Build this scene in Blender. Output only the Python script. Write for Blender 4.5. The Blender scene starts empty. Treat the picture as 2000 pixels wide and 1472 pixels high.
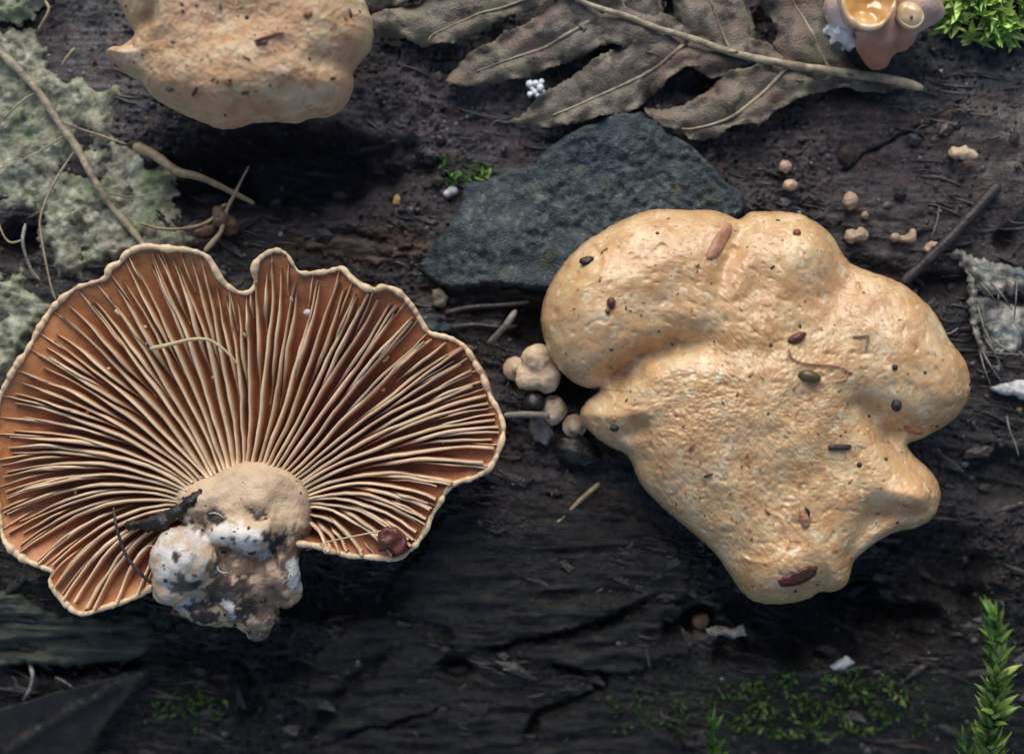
import bpy, bmesh, math, random
import numpy as np
from mathutils import Vector
from mathutils.geometry import delaunay_2d_cdt

# ------------------------------------------------------------------ camera, sky, sun, exposure
# Macro scene: one unit is about half a centimetre.
SC = bpy.context.scene
HC = 17.0                                   # height of the lens above the log
cam_d = bpy.data.cameras.new('camera'); cam = bpy.data.objects.new('camera', cam_d)
SC.collection.objects.link(cam); SC.camera = cam
cam.location = (0, 0, HC); cam.rotation_euler = (0, 0, 0)
cam_d.sensor_fit = 'HORIZONTAL'; cam_d.sensor_width = 36.0
cam_d.lens = 36.0 * HC / 10.0
cam_d.clip_start = 0.1; cam_d.clip_end = 400
cam_d.dof.use_dof = True; cam_d.dof.focus_distance = HC - 0.6; 
cam_d.dof.aperture_fstop = 0.11

SUN_EL, SUN_AZ = math.radians(37), math.radians(-6)     # light comes from the top of the picture (+Y)
w = bpy.data.worlds.new('World'); SC.world = w; w.use_nodes = True
nt = w.node_tree
sky = nt.nodes.new('ShaderNodeTexSky'); sky.sky_type = 'NISHITA'; sky.sun_disc = False
sky.sun_elevation = SUN_EL; sky.sun_rotation = SUN_AZ
sky.air_density = 1.0; sky.dust_density = 1.5; sky.ozone_density = 1.0
nt.nodes['Background'].inputs['Strength'].default_value = 0.065
nt.links.new(sky.outputs[0], nt.nodes['Background'].inputs['Color'])
sun_d = bpy.data.lights.new('sun', 'SUN'); sun = bpy.data.objects.new('sun', sun_d)
SC.collection.objects.link(sun)
sun_d.energy = 1.5; sun_d.angle = math.radians(44); sun_d.color = (1.0, 0.965, 0.91)
sd = Vector((math.sin(SUN_AZ) * math.cos(SUN_EL), math.cos(SUN_AZ) * math.cos(SUN_EL), math.sin(SUN_EL)))
sun.rotation_euler = sd.to_track_quat('Z', 'Y').to_euler(); sun.location = sd * 30
vs = SC.view_settings
vs.view_transform = 'Standard'; vs.look = 'None'; vs.gamma = 1.0; vs.use_curve_mapping = False
vs.exposure = 0.86
SC.render.engine = 'CYCLES'; SC.cycles.use_denoising = True
SC.cycles.max_bounces = 6; SC.cycles.diffuse_bounces = 3; SC.cycles.glossy_bounces = 3

random.seed(11); RS = np.random.RandomState(7)
COL = SC.collection

# ------------------------------------------------------------------ noise
_PERM = np.random.RandomState(3).permutation(256)
_PERM = np.concatenate([_PERM, _PERM, _PERM])
_ang = np.random.RandomState(5).rand(256) * 2 * np.pi
_G2 = np.stack([np.cos(_ang), np.sin(_ang)], 1)
_g3 = np.random.RandomState(6).randn(256, 3); _G3 = _g3 / np.linalg.norm(_g3, axis=1)[:, None]

def _fade(t): return t * t * t * (t * (t * 6 - 15) + 10)

def pn2(x, y, seed=0):
    x = np.asarray(x, float) + seed * 17.31; y = np.asarray(y, float) - seed * 9.77
    xi = np.floor(x).astype(int); yi = np.floor(y).astype(int)
    xf = x - xi; yf = y - yi; u = _fade(xf); v = _fade(yf)
    def g(ix, iy, dx, dy):
        h = _G2[_PERM[_PERM[ix & 255] + (iy & 255)]]
        return h[..., 0] * dx + h[..., 1] * dy
    a = g(xi, yi, xf, yf); b = g(xi + 1, yi, xf - 1, yf)
    c = g(xi, yi + 1, xf, yf - 1); d = g(xi + 1, yi + 1, xf - 1, yf - 1)
    return 1.5 * ((a * (1 - u) + b * u) * (1 - v) + (c * (1 - u) + d * u) * v)

def fb2(x, y, oct=4, seed=0, gain=.5):
    s = 0; a = 1; f = 1
    for o in range(oct):
        s = s + a * pn2(np.asarray(x) * f, np.asarray(y) * f, seed + o * 3); a *= gain; f *= 2.03
    return s

def pn3(p, seed=0):
    p = np.asarray(p, float) + seed * 13.7
    i = np.floor(p).astype(int); f = p - i; u = _fade(f)
    r = 0
    for dx in (0, 1):
        for dy in (0, 1):
            for dz in (0, 1):
                h = _G3[_PERM[_PERM[_PERM[(i[:, 0] + dx) & 255] + ((i[:, 1] + dy) & 255)] + ((i[:, 2] + dz) & 255)]]
                d = h[:, 0] * (f[:, 0] - dx) + h[:, 1] * (f[:, 1] - dy) + h[:, 2] * (f[:, 2] - dz)
                ww = (u[:, 0] if dx else 1 - u[:, 0]) * (u[:, 1] if dy else 1 - u[:, 1]) * (u[:, 2] if dz else 1 - u[:, 2])
                r = r + ww * d
    return 1.5 * r

def fb3(p, oct=3, seed=0):
    s = 0; a = 1; f = 1
    for o in range(oct):
        s = s + a * pn3(np.asarray(p) * f, seed + o); a *= .5; f *= 2.03
    return s

def sstep(a, b, x):
    t = np.clip((np.asarray(x, float) - a) / (b - a), 0, 1); return t * t * (3 - 2 * t)

# ------------------------------------------------------------------ pixel and polyline helpers
def XY(px, py, z=0.0):
    s = (HC - z) / HC
    return (np.asarray(px, float) - 1000) / 200 * s, (736 - np.asarray(py, float)) / 200 * s

def poly_dist(x, y, pts, closed=False):
    """distance of points to a polyline and the parameter 0..1 along it of the nearest point"""
    x = np.asarray(x, float); y = np.asarray(y, float)
    pts = np.asarray(pts, float)
    if closed: pts = np.vstack([pts, pts[:1]])
    seg = np.linalg.norm(np.diff(pts, axis=0), axis=1); cum = np.concatenate([[0], np.cumsum(seg)])
    best = np.full(x.shape, 1e18); bt = np.zeros(x.shape)
    for k in range(len(seg)):
        ax, ay = pts[k]; bx, by = pts[k + 1]; L2 = max(seg[k] ** 2, 1e-12)
        t = np.clip(((x - ax) * (bx - ax) + (y - ay) * (by - ay)) / L2, 0, 1)
        d = (x - ax - t * (bx - ax)) ** 2 + (y - ay - t * (by - ay)) ** 2
        m = d < best; best = np.where(m, d, best); bt = np.where(m, (cum[k] + t * seg[k]) / cum[-1], bt)
    return np.sqrt(best), bt

def resample(pts, step=None, n=None, closed=True, smooth=True):
    pts = np.asarray(pts, float)
    if smooth:
        N = len(pts); out = []
        rng = range(N) if closed else range(N - 1)
        for i in rng:
            if closed: p0, p1, p2, p3 = pts[(i - 1) % N], pts[i], pts[(i + 1) % N], pts[(i + 2) % N]
            else: p0, p1, p2, p3 = pts[max(i - 1, 0)], pts[i], pts[i + 1], pts[min(i + 2, N - 1)]
            for t in np.linspace(0, 1, 8, endpoint=False):
                out.append(.5 * ((2 * p1) + (-p0 + p2) * t + (2 * p0 - 5 * p1 + 4 * p2 - p3) * t * t + (-p0 + 3 * p1 - 3 * p2 + p3) * t ** 3))
        if not closed: out.append(pts[-1])
        pts = np.array(out)
    if closed: pts = np.vstack([pts, pts[:1]])
    seg = np.linalg.norm(np.diff(pts, axis=0), axis=1); cum = np.concatenate([[0], np.cumsum(seg)])
    if n is None: n = max(3, int(round(cum[-1] / step)))
    q = np.linspace(0, cum[-1], n, endpoint=not closed)
    return np.stack([np.interp(q, cum, pts[:, k]) for k in range(pts.shape[1])], 1)

def inside(px, py, poly):
    r = np.zeros(np.shape(px), bool); n = len(poly); j = n - 1
    for i in range(n):
        xi, yi = poly[i]; xj, yj = poly[j]
        c = ((yi > py) != (yj > py)) & (px < (xj - xi) * (py - yi) / (yj - yi + 1e-12) + xi)
        r ^= c; j = i
    return r

# ------------------------------------------------------------------ object helpers
def set_props(o, label=None, cat=None, group=None, kind=None):
    if label: o['label'] = label
    if cat: o['category'] = cat
    if group: o['group'] = group
    if kind: o['kind'] = kind
    return o

def thing(name, loc, label, cat, group=None):
    e = bpy.data.objects.new(name, None); COL.objects.link(e); e.location = loc; e.empty_display_size = .1
    return set_props(e, label, cat, group)

def obj(name, v, f, mat, parent=None, org=None, smooth=True, tint=None):
    """v in world coordinates; stored relative to org (the parent's location, or the mesh's own base)"""
    v = np.asarray(v, float)
    if org is None:
        if parent is not None:
            p = parent; org = np.array(p.location)
            while p.parent is not None: p = p.parent; org = org + np.array(p.location)
        else: org = np.array([v[:, 0].mean(), v[:, 1].mean(), v[:, 2].min()])
        own = parent is None
    else:
        own = parent is None
    me = bpy.data.meshes.new(name)
    vv = v - org
    if isinstance(f, np.ndarray):
        k = f.shape[1]
        me.vertices.add(len(vv)); me.vertices.foreach_set('co', vv.astype(np.float32).ravel())
        me.loops.add(f.size); me.loops.foreach_set('vertex_index', f.astype(np.int32).ravel())
        me.polygons.add(len(f)); me.polygons.foreach_set('loop_start', np.arange(0, f.size, k, dtype=np.int32))
        me.update(calc_edges=True); me.validate()
    else:
        me.from_pydata(vv.tolist(), [], [list(map(int, q)) for q in f]); me.update()
    me.polygons.foreach_set('use_smooth', np.full(len(me.polygons), smooth))
    if tint is not None:
        a = me.attributes.new('tint', 'FLOAT_COLOR', 'POINT')
        t = np.ones((len(vv), 4), np.float32); t[:, :3] = tint; a.data.foreach_set('color', t.ravel())
    if mat: me.materials.append(mat)
    o = bpy.data.objects.new(name, me); COL.objects.link(o)
    if parent is not None: o.parent = parent
    if own: o.location = org
    return o

def tube_geo(pts, rad, n=8, cap=True):
    pts = np.asarray(pts, float); N = len(pts)
    rad = np.broadcast_to(np.asarray(rad, float), (N,))
    T = np.gradient(pts, axis=0); T /= np.linalg.norm(T, axis=1)[:, None] + 1e-9
    up = np.array([0, 0, 1.]) if abs(T[0, 2]) < .9 else np.array([1., 0, 0])
    v = []; f = []
    a = np.linspace(0, 2 * np.pi, n, endpoint=False)
    for i in range(N):
        s = np.cross(T[i], up); s /= np.linalg.norm(s) + 1e-9
        up = np.cross(s, T[i])
        v.append(pts[i] + rad[i] * (np.cos(a)[:, None] * s + np.sin(a)[:, None] * up))
    v = np.vstack(v)
    for i in range(N - 1):
        for k in range(n):
            k2 = (k + 1) % n
            f.append((i * n + k, i * n + k2, (i + 1) * n + k2, (i + 1) * n + k))
    if cap:
        f.append(tuple(range(n))[::-1]); f.append(tuple((N - 1) * n + k for k in range(n)))
    return v, f

def smooth_line(pts, step=.05):
    return resample(np.asarray(pts, float), step=step, closed=False)

def ico(sub=2):
    bm = bmesh.new(); bmesh.ops.create_icosphere(bm, subdivisions=sub, radius=1)
    v = np.array([x.co[:] for x in bm.verts]); f = np.array([[q.index for q in p.verts] for p in bm.faces]); bm.free()
    return v, f
ICO = {k: ico(k) for k in (1, 2, 3, 4)}

def normals_of(v, f):
    t = f if f.shape[1] == 3 else np.vstack([f[:, [0, 1, 2]], f[:, [0, 2, 3]]])
    n = np.cross(v[t[:, 1]] - v[t[:, 0]], v[t[:, 2]] - v[t[:, 0]]); o = np.zeros_like(v)
    for k in range(3): np.add.at(o, t[:, k], n)
    return o / (np.linalg.norm(o, axis=1)[:, None] + 1e-12)

def blob_geo(ells, voxel=.05, smooth=4, amp=(), seed=0):
    """union of ellipsoids (centre, radii, rotz), voxel-remeshed, smoothed, then roughened with noise"""
    V = []; F = []; b = 0
    v0, f0 = ICO[3]
    for c, r, *rz in ells:
        p = v0 * np.asarray(r); a = math.radians(rz[0]) if rz else 0
        p = np.stack([p[:, 0] * math.cos(a) - p[:, 1] * math.sin(a), p[:, 0] * math.sin(a) + p[:, 1] * math.cos(a), p[:, 2]], 1) + np.asarray(c)
        V.append(p); F.append(f0 + b); b += len(p)
    me = bpy.data.meshes.new('tmp'); me.from_pydata(np.vstack(V).tolist(), [], np.vstack(F).tolist())
    o = bpy.data.objects.new('tmp', me); COL.objects.link(o)
    m = o.modifiers.new('r', 'REMESH'); m.mode = 'VOXEL'; m.voxel_size = voxel
    s = o.modifiers.new('s', 'SMOOTH'); s.factor = .5; s.iterations = smooth
    dg = bpy.context.evaluated_depsgraph_get(); ev = o.evaluated_get(dg); em = ev.to_mesh()
    v = np.empty(len(em.vertices) * 3); em.vertices.foreach_get('co', v); v = v.reshape(-1, 3).copy()
    f = np.array([list(p.vertices) for p in em.polygons])
    ev.to_mesh_clear(); bpy.data.objects.remove(o); bpy.data.meshes.remove(me)
    n = normals_of(v, f)
    for k, (fr, am) in enumerate(amp): v = v + n * (am * pn3(v * fr, seed + k))[:, None]
    return v, f

def slab_geo(poly, zr, topf, thick, step, jag=1.5, jfreq=.15, seed=0, edge_step=None, smooth=True, botf=None):
    """a sheet or slab with the outline poly (pixels at height zr), a relief on top and real thickness"""
    out = resample(poly, step=edge_step or step, smooth=smooth)
    c = out.mean(0); k = np.arange(len(out))
    nrm = np.roll(out, -1, 0) - np.roll(out, 1, 0); nrm = np.stack([nrm[:, 1], -nrm[:, 0]], 1); nrm /= np.linalg.norm(nrm, axis=1)[:, None] + 1e-9
    out = out + nrm * (jag * (pn2(out[:, 0] * jfreq, out[:, 1] * jfreq, seed) + .6 * RS.uniform(-1, 1, len(out))))[:, None]
    lo = out.min(0); hi = out.max(0)
    gx, gy = np.meshgrid(np.arange(lo[0], hi[0], step), np.arange(lo[1], hi[1], step * .87))
    gx = gx + (np.arange(gx.shape[0]) % 2)[:, None] * step * .5
    gx = gx.ravel() + RS.uniform(-.2, .2, gx.size) * step; gy = gy.ravel() + RS.uniform(-.2, .2, gy.size) * step
    m = inside(gx, gy, out); gx, gy = gx[m], gy[m]
    if len(gx):
        d, _ = poly_dist(gx, gy, out, True); m = d > step * .5; gx, gy = gx[m], gy[m]
    pts = [Vector(p) for p in out] + [Vector((a, b)) for a, b in zip(gx, gy)]
    n = len(out)
    r = delaunay_2d_cdt(pts, [(i, (i + 1) % n) for i in range(n)], [], 1, 1e-5)
    p2 = np.array([q[:] for q in r[0]]); F = np.array([list(q) for q in r[2]])
    d, _ = poly_dist(p2[:, 0], p2[:, 1], out, True)
    x, y = XY(p2[:, 0], p2[:, 1], zr)
    a, b, cc = F[:, 0], F[:, 1], F[:, 2]
    area = (x[b] - x[a]) * (y[cc] - y[a]) - (x[cc] - x[a]) * (y[b] - y[a])
    F[area < 0] = F[area < 0][:, ::-1]
    zt = topf(x, y, p2[:, 0], p2[:, 1], d)
    zb = zt - thick if botf is None else botf(x, y, zt)
    N = len(p2)
    V = np.vstack([np.stack([x, y, zt], 1), np.stack([x, y, zb], 1)])
    E = {}
    for t in F:
        for q in range(3):
            e = (t[q], t[(q + 1) % 3])
            E[e] = E.get(e, 0) + 1
    W = []
    for (i, j) in E:
        if (j, i) not in E: W += [(i, i + N, j + N), (i, j + N, j)]
    W = np.array(W)
    faces = np.vstack([F, F[:, ::-1] + N, W])
    return V, faces, np.concatenate([p2, p2]), N

# ------------------------------------------------------------------ materials
def L(nt, a, b): nt.links.new(a, b)

def mat(name, cols, scale=3.0, detail=6, rough=(.4, .6), bump=((12, .3), (45, .3)), tint=False, sss=0.0, sssr=(.3, .12, .05),
        spec=.5, coat=0.0, spots=None, stretch=(1, 1, 1), patch=None, transm=0.0, rscale=8, bdist=.03, grain=None, net=None):
    m = bpy.data.materials.new(name); m.use_nodes = True; t = m.node_tree; N = t.nodes
    bs = N['Principled BSDF']
    tc = N.new('ShaderNodeTexCoord'); mp = N.new('ShaderNodeMapping'); L(t, tc.outputs['Object'], mp.inputs['Vector'])
    mp.inputs['Scale'].default_value = stretch
    nz = N.new('ShaderNodeTexNoise'); nz.inputs['Scale'].default_value = scale; nz.inputs['Detail'].default_value = detail
    nz.inputs['Roughness'].default_value = .6
    L(t, mp.outputs[0], nz.inputs['Vector'])
    rp = N.new('ShaderNodeValToRGB'); L(t, nz.outputs[0], rp.inputs[0])
    el = rp.color_ramp.elements
    while len(el) < len(cols): el.new(.5)
    for e, (p, c) in zip(el, cols): e.position = p; e.color = (*c, 1)
    c = rp.outputs[0]
    if patch:      # (scale, lo, hi, colour): larger stains
        for (ps, lo, hi, pc) in patch:
            n2 = N.new('ShaderNodeTexNoise'); n2.inputs['Scale'].default_value = ps; n2.inputs['Detail'].default_value = 5
            L(t, mp.outputs[0], n2.inputs['Vector'])
            mr = N.new('ShaderNodeMapRange'); mr.inputs[1].default_value = lo; mr.inputs[2].default_value = hi
            L(t, n2.outputs[0], mr.inputs[0])
            mx = N.new('ShaderNodeMix'); mx.data_type = 'RGBA'; L(t, mr.outputs[0], mx.inputs[0]); L(t, c, mx.inputs[6])
            mx.inputs[7].default_value = (*pc, 1); c = mx.outputs[2]
    if spots:      # (scale, radius, colour): small flecks
        for (ps, rad, pc, prob) in spots:
            vo = N.new('ShaderNodeTexVoronoi'); vo.inputs['Scale'].default_value = ps; L(t, mp.outputs[0], vo.inputs['Vector'])
            sp = N.new('ShaderNodeSeparateColor'); L(t, vo.outputs['Color'], sp.inputs[0])
            lt = N.new('ShaderNodeMath'); lt.operation = 'LESS_THAN'; L(t, sp.outputs[0], lt.inputs[0]); lt.inputs[1].default_value = prob
            mr = N.new('ShaderNodeMapRange'); L(t, vo.outputs['Distance'], mr.inputs[0])
            mr.inputs[1].default_value = rad * 1.3; mr.inputs[2].default_value = rad * .6
            mu = N.new('ShaderNodeMath'); mu.operation = 'MULTIPLY'; L(t, lt.outputs[0], mu.inputs[0]); L(t, mr.outputs[0], mu.inputs[1])
            mx = N.new('ShaderNodeMix'); mx.data_type = 'RGBA'; L(t, mu.outputs[0], mx.inputs[0]); L(t, c, mx.inputs[6])
            mx.inputs[7].default_value = (*pc, 1); c = mx.outputs[2]
    if tint:
        at = N.new('ShaderNodeAttribute'); at.attribute_name = 'tint'
        mx = N.new('ShaderNodeMix'); mx.data_type = 'RGBA'; mx.blend_type = 'MULTIPLY'; mx.inputs[0].default_value = 1
        L(t, c, mx.inputs[6]); L(t, at.outputs['Color'], mx.inputs[7]); c = mx.outputs[2]
    L(t, c, bs.inputs['Base Color'])
    nr = N.new('ShaderNodeTexNoise'); nr.inputs['Scale'].default_value = rscale; nr.inputs['Detail'].default_value = 4
    L(t, mp.outputs[0], nr.inputs['Vector'])
    mr = N.new('ShaderNodeMapRange'); L(t, nr.outputs[0], mr.inputs[0]); mr.inputs[1].default_value = .35; mr.inputs[2].default_value = .65
    mr.inputs[3].default_value = rough[0]; mr.inputs[4].default_value = rough[1]; L(t, mr.outputs[0], bs.inputs['Roughness'])
    prev = None
    if grain:      # (stretch vector, scale, strength): long fibres
        mg = N.new('ShaderNodeMapping'); mg.inputs['Scale'].default_value = grain[0]; mg.inputs['Rotation'].default_value = (0, 0, .15); L(t, tc.outputs['Object'], mg.inputs['Vector'])
        ng = N.new('ShaderNodeTexNoise'); ng.inputs['Scale'].default_value = grain[1]; ng.inputs['Detail'].default_value = 6; ng.inputs['Distortion'].default_value = .3; L(t, mg.outputs[0], ng.inputs['Vector'])
        bp = N.new('ShaderNodeBump'); bp.inputs['Strength'].default_value = grain[2]; bp.inputs['Distance'].default_value = bdist * 1.5; L(t, ng.outputs[0], bp.inputs['Height']); prev = bp.outputs[0]
        mrg = N.new('ShaderNodeMapRange'); L(t, ng.outputs[0], mrg.inputs[0]); mrg.inputs[1].default_value = .35; mrg.inputs[2].default_value = .65; mrg.inputs[3].default_value = .6; mrg.inputs[4].default_value = 1.35
        mx = N.new('ShaderNodeMix'); mx.data_type = 'RGBA'; mx.blend_type = 'MULTIPLY'; mx.inputs[0].default_value = 1
        L(t, c, mx.inputs[6]); L(t, mrg.outputs[0], mx.inputs[7]); c = mx.outputs[2]; L(t, c, bs.inputs['Base Color'])
    if net:        # (scale, colour, strength): fine vein network
        nw = N.new('ShaderNodeTexNoise'); nw.inputs['Scale'].default_value = net[0] * .7; L(t, tc.outputs['Object'], nw.inputs['Vector'])
        ad = N.new('ShaderNodeMix'); ad.data_type = 'VECTOR'; ad.inputs[0].default_value = .08; L(t, tc.outputs['Object'], ad.inputs[4]); L(t, nw.outputs['Color'], ad.inputs[5])
        vo = N.new('ShaderNodeTexVoronoi'); vo.feature = 'DISTANCE_TO_EDGE'; vo.inputs['Scale'].default_value = net[0]; L(t, ad.outputs[1], vo.inputs['Vector'])
        mrn = N.new('ShaderNodeMapRange'); L(t, vo.outputs['Distance'], mrn.inputs[0]); mrn.inputs[1].default_value = .10; mrn.inputs[2].default_value = .02
        mm_ = N.new('ShaderNodeMath'); mm_.operation = 'MULTIPLY'; L(t, mrn.outputs[0], mm_.inputs[0]); mm_.inputs[1].default_value = net[2]
        mx = N.new('ShaderNodeMix'); mx.data_type = 'RGBA'; L(t, mm_.outputs[0], mx.inputs[0]); L(t, c, mx.inputs[6]); mx.inputs[7].default_value = (*net[1], 1); c = mx.outputs[2]; L(t, c, bs.inputs['Base Color'])
        bp = N.new('ShaderNodeBump'); bp.inputs['Strength'].default_value = .2; bp.inputs['Distance'].default_value = .012; L(t, mrn.outputs[0], bp.inputs['Height'])
        if prev: L(t, prev, bp.inputs['Normal'])
        prev = bp.outputs[0]
    for (bscale, strength) in bump:
        nb = N.new('ShaderNodeTexNoise'); nb.inputs['Scale'].default_value = bscale; nb.inputs['Detail'].default_value = 5
        L(t, mp.outputs[0], nb.inputs['Vector'])
        bp = N.new('ShaderNodeBump'); bp.inputs['Strength'].default_value = strength; bp.inputs['Distance'].default_value = bdist
        L(t, nb.outputs[0], bp.inputs['Height'])
        if prev: L(t, prev, bp.inputs['Normal'])
        prev = bp.outputs[0]
    if prev: L(t, prev, bs.inputs['Normal'])
    bs.inputs['Specular IOR Level'].default_value = spec
    bs.inputs['Coat Weight'].default_value = coat; bs.inputs['Coat Roughness'].default_value = .15
    if coat and prev: L(t, prev, bs.inputs['Coat Normal'])
    if sss:
        bs.inputs['Subsurface Weight'].default_value = sss; bs.inputs['Subsurface Radius'].default_value = sssr
        bs.inputs['Subsurface Scale'].default_value = .25
    if transm: bs.inputs['Transmission Weight'].default_value = transm
    return m

MT = {}
MT['bark'] = mat('wet_bark', [(.25, (.40, .40, .42)), (.5, (.95, .93, .95)), (.75, (1.9, 1.8, 1.8))], 11, 10, (.18, .55), ((14, .5), (45, .7), (110, .6)), tint=True, rscale=16, bdist=.045, grain=((.5, 4.5, 1), 4, .55))
MT['plate'] = mat('bark_plate', [(.32, (.005, .0048, .0048)), (.48, (.020, .0175, .0165)), (.68, (.055, .047, .042))], 5, 9, (.22, .5), ((8, .6), (40, .8), (110, .7)), stretch=(.7, 1.5, 1), bdist=.04, grain=((.5, 4.5, 1), 3.5, .8),
                  patch=[(1.2, .55, .75, (.022, .016, .012)), (2.3, .6, .78, (.009, .014, .009))])
MT['greenwood'] = mat('mossy_wood', [(.3, (.012, .017, .012)), (.5, (.05, .06, .042)), (.75, (.13, .14, .10))], 5, 9, (.5, .75), ((9, .5), (40, .5)), stretch=(.35, 2.2, 1), grain=((.4, 5, 1), 3.5, .9))
MT['cap'] = mat('tan_cap', [(.34, (.52, .28, .115)), (.45, (.63, .395, .185)), (.55, (.69, .465, .24)), (.68, (.78, .61, .38))], 3.4, 9, (.18, .46), ((30, .10), (80, .18)), sss=.4,
                patch=[(1.3, .50, .64, (.64, .38, .18)), (4.5, .56, .66, (.57, .32, .145)), (9, .60, .68, (.75, .61, .39)), (20, .61, .69, (.50, .27, .12))],
                spots=[(8, .13, (.44, .19, .085), .16), (5, .09, (.36, .15, .07), .2), (16, .11, (.12, .08, .05), .05)], coat=.38, rscale=20, bdist=.04)
MT['pinkcap'] = mat('pinkish_cap', [(.34, (.56, .33, .165)), (.46, (.67, .445, .25)), (.57, (.74, .54, .335)), (.7, (.81, .66, .45))], 3.6, 9, (.4, .65), ((14, .25), (34, .5), (80, .5)), sss=.25,
                    patch=[(1.6, .52, .64, (.72, .42, .245)), (5, .56, .66, (.60, .32, .165)), (16, .60, .68, (.50, .26, .125))], spots=[(11, .10, (.26, .10, .045), .12), (14, .10, (.05, .035, .025), .08)], bdist=.05)
MT['gillflesh'] = mat('gill_flesh', [(.3, (.75, .7, .65)), (.7, (1.2, 1.2, 1.2))], 4, 6, (.4, .6), ((20, .2), (60, .2)), tint=True, sss=.15)
MT['gill'] = mat('gill', [(.3, (.85, .82, .8)), (.7, (1.1, 1.1, 1.1))], 7, 5, (.45, .62), ((25, .12),), tint=True, sss=.2)
MT['rim'] = mat('cap_margin', [(.3, (.64, .44, .25)), (.6, (.76, .58, .37)), (.85, (.84, .70, .50))], 6, 5, (.4, .6), ((22, .25),), sss=.25)
MT['stem'] = mat('stem', [(.28, (.55, .50, .46)), (.5, (.95, .93, .92)), (.75, (1.12, 1.12, 1.12))], 4, 8, (.35, .65), ((9, .3), (40, .4)), tint=True, sss=.1,
                 spots=[(6, .12, (.2, .12, .08), .2), (12, .12, (.06, .05, .05), .14)])
MT['baby'] = mat('young_cap', [(.3, (.52, .36, .22)), (.6, (.66, .50, .33)), (.85, (.74, .60, .43))], 9, 6, (.4, .6), ((25, .35), (60, .3)), sss=.2, spots=[(14, .13, (.45, .24, .13), .3)])
MT['bud'] = mat('bud', [(.3, (.34, .23, .16)), (.6, (.53, .39, .26)), (.85, (.66, .52, .36))], 14, 6, (.45, .65), ((40, .4), (90, .3)), sss=.15)
MT['slate'] = mat('slate', [(.33, (.016, .024, .033)), (.46, (.040, .055, .063)), (.57, (.075, .095, .092)), (.72, (.17, .20, .17))], 11, 10, (.25, .6), ((16, .5), (45, .6), (100, .4)), bdist=.05,
                  patch=[(1.6, .5, .7, (.030, .045, .062)), (4, .6, .72, (.085, .085, .05))], spots=[(14, .16, (.22, .24, .20), .14)])
MT['leaf'] = mat('dead_leaf', [(.3, (.05, .040, .032)), (.44, (.13, .106, .080)), (.56, (.19, .158, .118)), (.7, (.32, .275, .20))], 4.5, 9, (.4, .65), ((12, .35), (50, .5)), bdist=.03, net=(15, (.24, .20, .14), .22),
                 patch=[(1.7, .54, .64, (.21, .19, .11)), (2.2, .52, .62, (.17, .115, .085)), (6, .55, .64, (.06, .048, .036))], spots=[(22, .14, (.025, .02, .02), .3)])
MT['darkleaf'] = mat('rotten_leaf', [(.33, (.008, .006, .005)), (.5, (.019, .0145, .012)), (.68, (.036, .028, .022))], 4, 8, (.4, .65), ((10, .4), (40, .4)))
MT['vein'] = mat('leaf_vein', [(.33, (.22, .17, .10)), (.5, (.38, .31, .195)), (.68, (.52, .455, .31))], 7, 6, (.45, .65), ((18, .4), (50, .3)), patch=[(3, .52, .66, (.14, .115, .085))])
MT['lichenleaf'] = mat('algae_leaf', [(.33, (.09, .09, .055)), (.44, (.225, .23, .15)), (.54, (.35, .355, .24)), (.68, (.56, .565, .42))], 9, 10, (.4, .7), ((14, .4), (40, .5), (90, .4)), bdist=.035,
                       patch=[(1.8, .55, .66, (.22, .27, .13)), (3.0, .55, .68, (.36, .32, .24)), (5, .56, .66, (.09, .085, .06)), (2.4, .62, .68, (.48, .49, .38))])
MT['straw'] = mat('dry_straw', [(.3, (.24, .17, .09)), (.6, (.40, .31, .18)), (.85, (.52, .43, .28))], 9, 5, (.45, .65), ((30, .3),))
MT['greystraw'] = mat('grey_twig', [(.3, (.12, .10, .085)), (.6, (.24, .215, .18)), (.85, (.36, .33, .28))], 9, 5, (.5, .7), ((30, .4),))
MT['darktwig'] = mat('dark_twig', [(.3, (.02, .015, .014)), (.6, (.045, .034, .03)), (.85, (.075, .06, .054))], 8, 5, (.4, .6), ((25, .5),))
MT['fibre'] = mat('pale_fibre', [(.3, (.45, .33, .17)), (.7, (.62, .48, .28))], 9, 3, (.4, .6), ())
MT['palefilm'] = mat('pale_film', [(.34, (.08, .08, .07)), (.48, (.24, .225, .19)), (.66, (.52, .49, .42))], 7, 9, (.3, .55), ((12, .6), (40, .6)), grain=((4, .8, 1), 4, .6), patch=[(2.4, .55, .7, (.13, .17, .175)), (4, .6, .72, (.28, .22, .15))])
MT['white'] = mat('white_chip', [(.34, (.30, .29, .27)), (.5, (.58, .58, .56)), (.68, (.76, .77, .76))], 9, 7, (.4, .6), ((30, .6),), sss=.1)
MT['whiteball'] = mat('white_bead', [(.3, (.78, .80, .82)), (.7, (.86, .87, .88))], 9, 3, (.3, .5), ((40, .2),), sss=.1)
MT['moss'] = mat('moss_leaf', [(.3, (.035, .085, .02)), (.5, (.075, .16, .035)), (.7, (.17, .27, .075))], 5, 4, (.5, .7), ((25, .2),), tint=True, sss=.1, sssr=(.1, .3, .05))
MT['crumb'] = mat('crumb', [(.3, (.8, .8, .8)), (.7, (1.2, 1.2, 1.2))], 9, 3, (.3, .6), (), tint=True)
MT['redflake'] = mat('red_flake', [(.3, (.075, .016, .012)), (.7, (.15, .04, .028))], 8, 5, (.25, .45), ((30, .4),))
MT['pinkflake'] = mat('pink_flake', [(.3, (.36, .16, .09)), (.7, (.47, .23, .135))], 8, 5, (.35, .55), ((30, .3),))
MT['brownseed'] = mat('olive_seed', [(.3, (.045, .03, .01)), (.7, (.13, .10, .03))], 9, 4, (.25, .4), ((30, .2),))
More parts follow.
